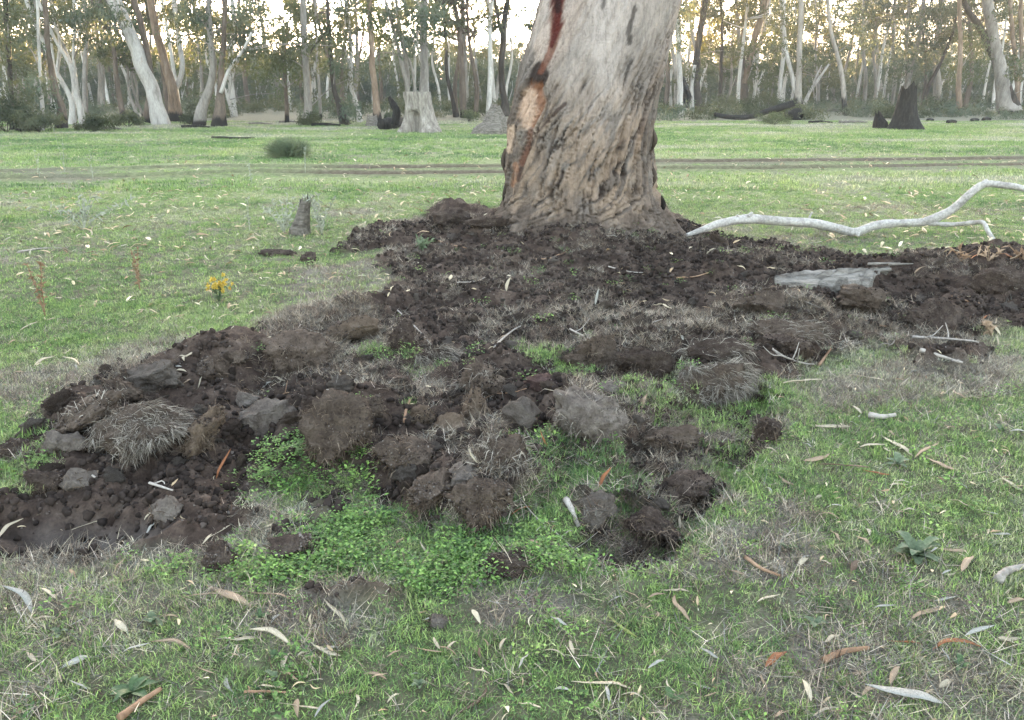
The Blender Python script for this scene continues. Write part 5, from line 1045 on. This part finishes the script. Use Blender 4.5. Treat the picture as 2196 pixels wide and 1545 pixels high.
for k, (px, lb) in enumerate([(2060,'dry orange weed under the branch tip, left one'),(2120,'dry orange weed right at the branch tip'),(2185,'dry orange weed at the right border by the branch'),(2130,'dry orange weed in the right arm of the dug soil')]):
    tag(sprig(px, 560 if k < 3 else 725, 30, 'leaf_tan' if k % 2 else 'rustplant', 30+k, 4, 22, .06, 'dry_weed', .7), lb, 'plant')
def rosette(label, px, py, w, mat, seed, n=14, name='rosette_weed', up=.35, lobes=True):
    g = gp(px, py); k = np.linalg.norm(g-np.array([0, 0, HC]))/FPX; R = w*k/2; root = empty(name, g); rg = np.random.default_rng(seed)
    for q in range(n):
        a = q*2.4+rg.normal()*.5; L_ = R*rg.uniform(.3, 1.05); m = 9; t = np.linspace(0, 1, m); wd = L_*rg.uniform(.15, .24)*np.sin(pi*t**.7)**.8*(1+(.35*np.cos(t*22) if lobes else 0))+.002; r = t*L_; z = .012+up*L_*np.sin(t*2.1)*rg.uniform(.2, 1.7)
        V = []
        for e, zz in ((-1, .25), (0, 0), (1, .25)): V.append(np.c_[r, e*wd, z+abs(e)*zz*wd])
        V = rotz(np.concatenate(V), a); f = []
        for i in range(m-1):
            for j in (0, 1): b = j*m+i; f += [[b, b+1, b+m+1, b+m]]
        mk('leaf', V, f, M[mat], root)
    return tag(root, label, 'plant')
rosette('bluish green lobed rosette weed on the grass at right', 1962, 1195, 95, 'weed_blue', 1, 34, up=.38)
rosette('small bluish weed on the grass above the large rosette', 1925, 1000, 60, 'weed_blue', 2, 10)
rosette('dark broad leaved rosette weed behind the orange brown stick', 285, 1490, 90, 'weed_dark', 3, 11, up=.25, lobes=False)
rosette('single broad leaved green weed in front of the domed clods', 830, 1120, 50, 'weed_dark', 4, 6, lobes=False, up=.9)
for k, (px, py, w) in enumerate([(130,1365,50),(590,1415,40),(590,1460,36),(1690,1185,44),(1750,1345,60),(2060,1440,60),(1520,880,40),(560,1330,40),(330,1340,60),(1440,1510,50),(900,1480,44),(2150,930,50)]):
    later(rosette('x', px, py, w, ('weed_blue', 'weed_dark')[k % 2], 20+k, 7, up=.5), 'small '+('bluish', 'dark green')[k % 2]+' rosette weed in the short grass', 'plant', 'small rosette weeds in the grass', px)

# ------------------------------------------------------------------ grass, weeds, dry strands
def _bv(rg, n, per): return np.repeat(rg.uniform(0, 1, n), per)
def tuft(seed, n, rad, L, W, lean=(.1, 1.1), curl=(.1, 1.0), mat='grass'):
    rg = np.random.default_rng(seed); r = rad*np.sqrt(rg.random(n)); a = rg.uniform(0, 6.28, n); P = np.c_[r*np.cos(a), r*np.sin(a), np.full(n, -.006)]
    V, F = blades(P, rg.uniform(0, 6.28, n), L*rg.uniform(.45, 1.25, n), W*rg.uniform(.7, 1.3, n), rg.uniform(*lean, n), rg.uniform(*curl, n)); return mk('tuft', V, F, M[mat], link=False, attrs=dict(bv=_bv(rg, n, 7)))
def herb(seed, n):
    rg = np.random.default_rng(seed); mb = MB()
    for q in range(n):
        r, a = .05*math.sqrt(rg.random()), rg.uniform(0, 6.28); c = np.array([r*math.cos(a), r*math.sin(a), rg.uniform(.006, .042)]); L_ = rg.uniform(.008, .018); d = np.array([math.cos(a+rg.normal()), math.sin(a+rg.normal()), rg.uniform(-.3, .5)]); d /= np.linalg.norm(d); s = np.cross(d, [0, 0, 1]); s /= np.linalg.norm(s); u = np.array([0, 0, L_*.12])
        mb.add([c, c+d*L_*.45-s*L_*.33+u, c+d*L_, c+d*L_*.45+s*L_*.33+u, c+d*L_*.45], [[0, 1, 4], [1, 2, 4], [4, 2, 3], [0, 4, 3]])
    return mb.build('herb', M['herb'], link=False, smooth=False, attrs=dict(bv=_bv(rg, n, 5)))
rng = np.random.default_rng(88)
gt = [tuft(700+k, 56, .055, .025, .0032, (.4, 1.5), (-.4, 1.2)) for k in range(5)]+[tuft(710+k, 40, .05, .040, .0032, (.1, 1.0), (.2, 1.3)) for k in range(2)]
x1_, y1_ = fan(44000, 1.5, 6.0, rng); x2_, y2_ = fan(34000, 6.0, 14., rng, 1.1); x = np.r_[x1_, x2_]; y = np.r_[y1_, y2_]
dm, dd, lu, we = dug(x, y), dead(x, y), lush(x, y), weeds(x, y); pat = fbm2(x*2.2, y*2.2, 4, 99)
keep = rng.random(len(x)) < np.clip((1-dm)*(1-.5*dd)*(.86+.5*pat)+lu*.62+.3*we*(dm < .5), 0, 1); keep &= ~((np.hypot(x-.75, y-8.95) < .95))
x, y, dd, lu, pat = x[keep], y[keep], dd[keep], lu[keep], pat[keep]; n = len(x)
tint = np.clip(.48+.6*fbm2(x*1.1, y*1.1, 4, 103)+.16*rng.normal(size=n)+.25*dd-.10*lu, 0, 1)
scatter('grass', np.c_[x, y, H(x, y)], np.c_[rng.normal(0, .12, (n, 2)), rng.uniform(0, 6.28, n)], (.7+.45*rng.random(n)+.12*lu)*(1+.3*(y > 6)), np.where(lu > .5, rng.integers(4, 7, n), rng.integers(0, 6, n)), tint, gt)
gf = [tuft(720+k, 40, .16, .07, .008, (.1, 1.0), (.1, .8)) for k in range(4)]
x, y = fan(46000, 13.5, 48, rng, 1.1); k = (rut_d(x, y) > .62*np.clip(.9+.5*n2(x*.35, y*.8, 91), .55, 1)) & (rng.random(len(x)) < .75+.6*fbm2(x*.5, y*.5, 3, 105)-.3*dead(x, y)); x, y = x[k], y[k]; n = len(x)
scatter('field_grass', np.c_[x, y, H(x, y)], np.c_[rng.normal(0, .1, (n, 2)), rng.uniform(0, 6.28, n)], rng.uniform(.6, 1.25, n)*(.45+.55*sstep(.6, 1.6, rut_d(x, y))), rng.integers(0, 4, n), np.clip(.50+.85*fbm2(x*.3, y*.6, 4, 107)+.1*rng.normal(size=n)+.25*sstep(30, 42, y), 0, 1), gf)
hp = [herb(740+k, 38) for k in range(5)]
x, y = rng.uniform(-2.4, 2.2, 30000), rng.uniform(2.1, 4.4, 30000); k = rng.random(len(x)) < weeds(x, y)*(1-.8*np.maximum.reduce([sstep(-.02, .02, poly_sd(x, y, P)) for P in SOILPATCH]))*.28*sstep(-.35, .15, fbm2(x*3, y*3, 3, 109)); x, y = x[k], y[k]
x4, y4 = fan(26000, 1.6, 9, rng); k = rng.random(len(x4)) < (.10*lush(x4, y4)+.035*(1-dug(x4, y4))+.012*dug(x4, y4)); x, y = np.r_[x, x4[k]], np.r_[y, y4[k]]; n = len(x)
scatter('low_weeds', np.c_[x, y, H(x, y)], np.c_[rng.normal(0, .15, (n, 2)), rng.uniform(0, 6.28, n)], rng.uniform(.7, 1.35, n), rng.integers(0, 5, n), np.clip(.5+.5*fbm2(x*2, y*2, 3, 111)+.15*rng.normal(size=n), 0, 1), hp)
ds = [tuft(760+k, 26, .07, .07, .0022, (.9, 1.5), (-.2, .35), 'strand') for k in range(4)]+[tuft(770+k, 22, .05, .06, .0020, (.2, 1.2), (.1, .9), 'strand') for k in range(2)]
x, y = np.concatenate([fan(60000, 1.5, 12, rng), fan(34000, 1.5, 5.5, rng)], 1); dm, dd = dug(x, y), dead(x, y); edge = dm*(1-dm)*4
k = rng.random(len(x)) < np.clip((1-dm)*(.07+.48*dd)+.7*dm*(1-.8*bare(x, y))*sstep(-.2, .25, fbm2(x*1.7, y*1.7, 3, 113))+.35*edge, 0, 1); x, y, dm = x[k], y[k], dm[k]; n = len(x)
scatter('dry_grass', np.c_[x, y, H(x, y)+.004], np.c_[rng.normal(0, .15, (n, 2)), rng.uniform(0, 6.28, n)], rng.uniform(.6, 1.3, n), rng.integers(0, 6, n), np.clip(.5-.1*dm+.3*rng.normal(size=n), 0, 1), ds)

# ------------------------------------------------------------------ haze in the wood
def haze():
    V = [(x, y, z) for x in (-430, 430) for y in (-70, 580) for z in (-2.0, 24)]; F = [[0, 1, 3, 2], [4, 6, 7, 5], [0, 4, 5, 1], [2, 3, 7, 6], [0, 2, 6, 4], [1, 5, 7, 3]]
    m, t, N, L = new_mat('haze'); v = N('ShaderNodeVolumePrincipled'); o = N('ShaderNodeOutputMaterial'); v.inputs['Color'].default_value = (.86, .92, 1., 1); v.inputs['Density'].default_value = .0006; L(v.outputs[0], o.inputs['Volume'])
    tag(mk('haze', V, F, m, smooth=False), kind='stuff')
haze()
# ------------------------------------------------------------------ labels that need an order
ORD = ['leftmost', 'second from the left', 'third from the left', 'fourth from the left', 'fifth from the left', 'sixth from the left', 'seventh from the left', 'eighth from the left', 'ninth from the left']
by = {}
for e in LABELS: by.setdefault(e[1], []).append(e)
for ph, es in by.items():
    es.sort(key=lambda e: e[4])
    for k, (o, p, cat, grp, x) in enumerate(es):
        tag(o, p if len(es) == 1 else p+', '+('rightmost' if k == len(es)-1 else ORD[min(k, 8)]), cat, grp)
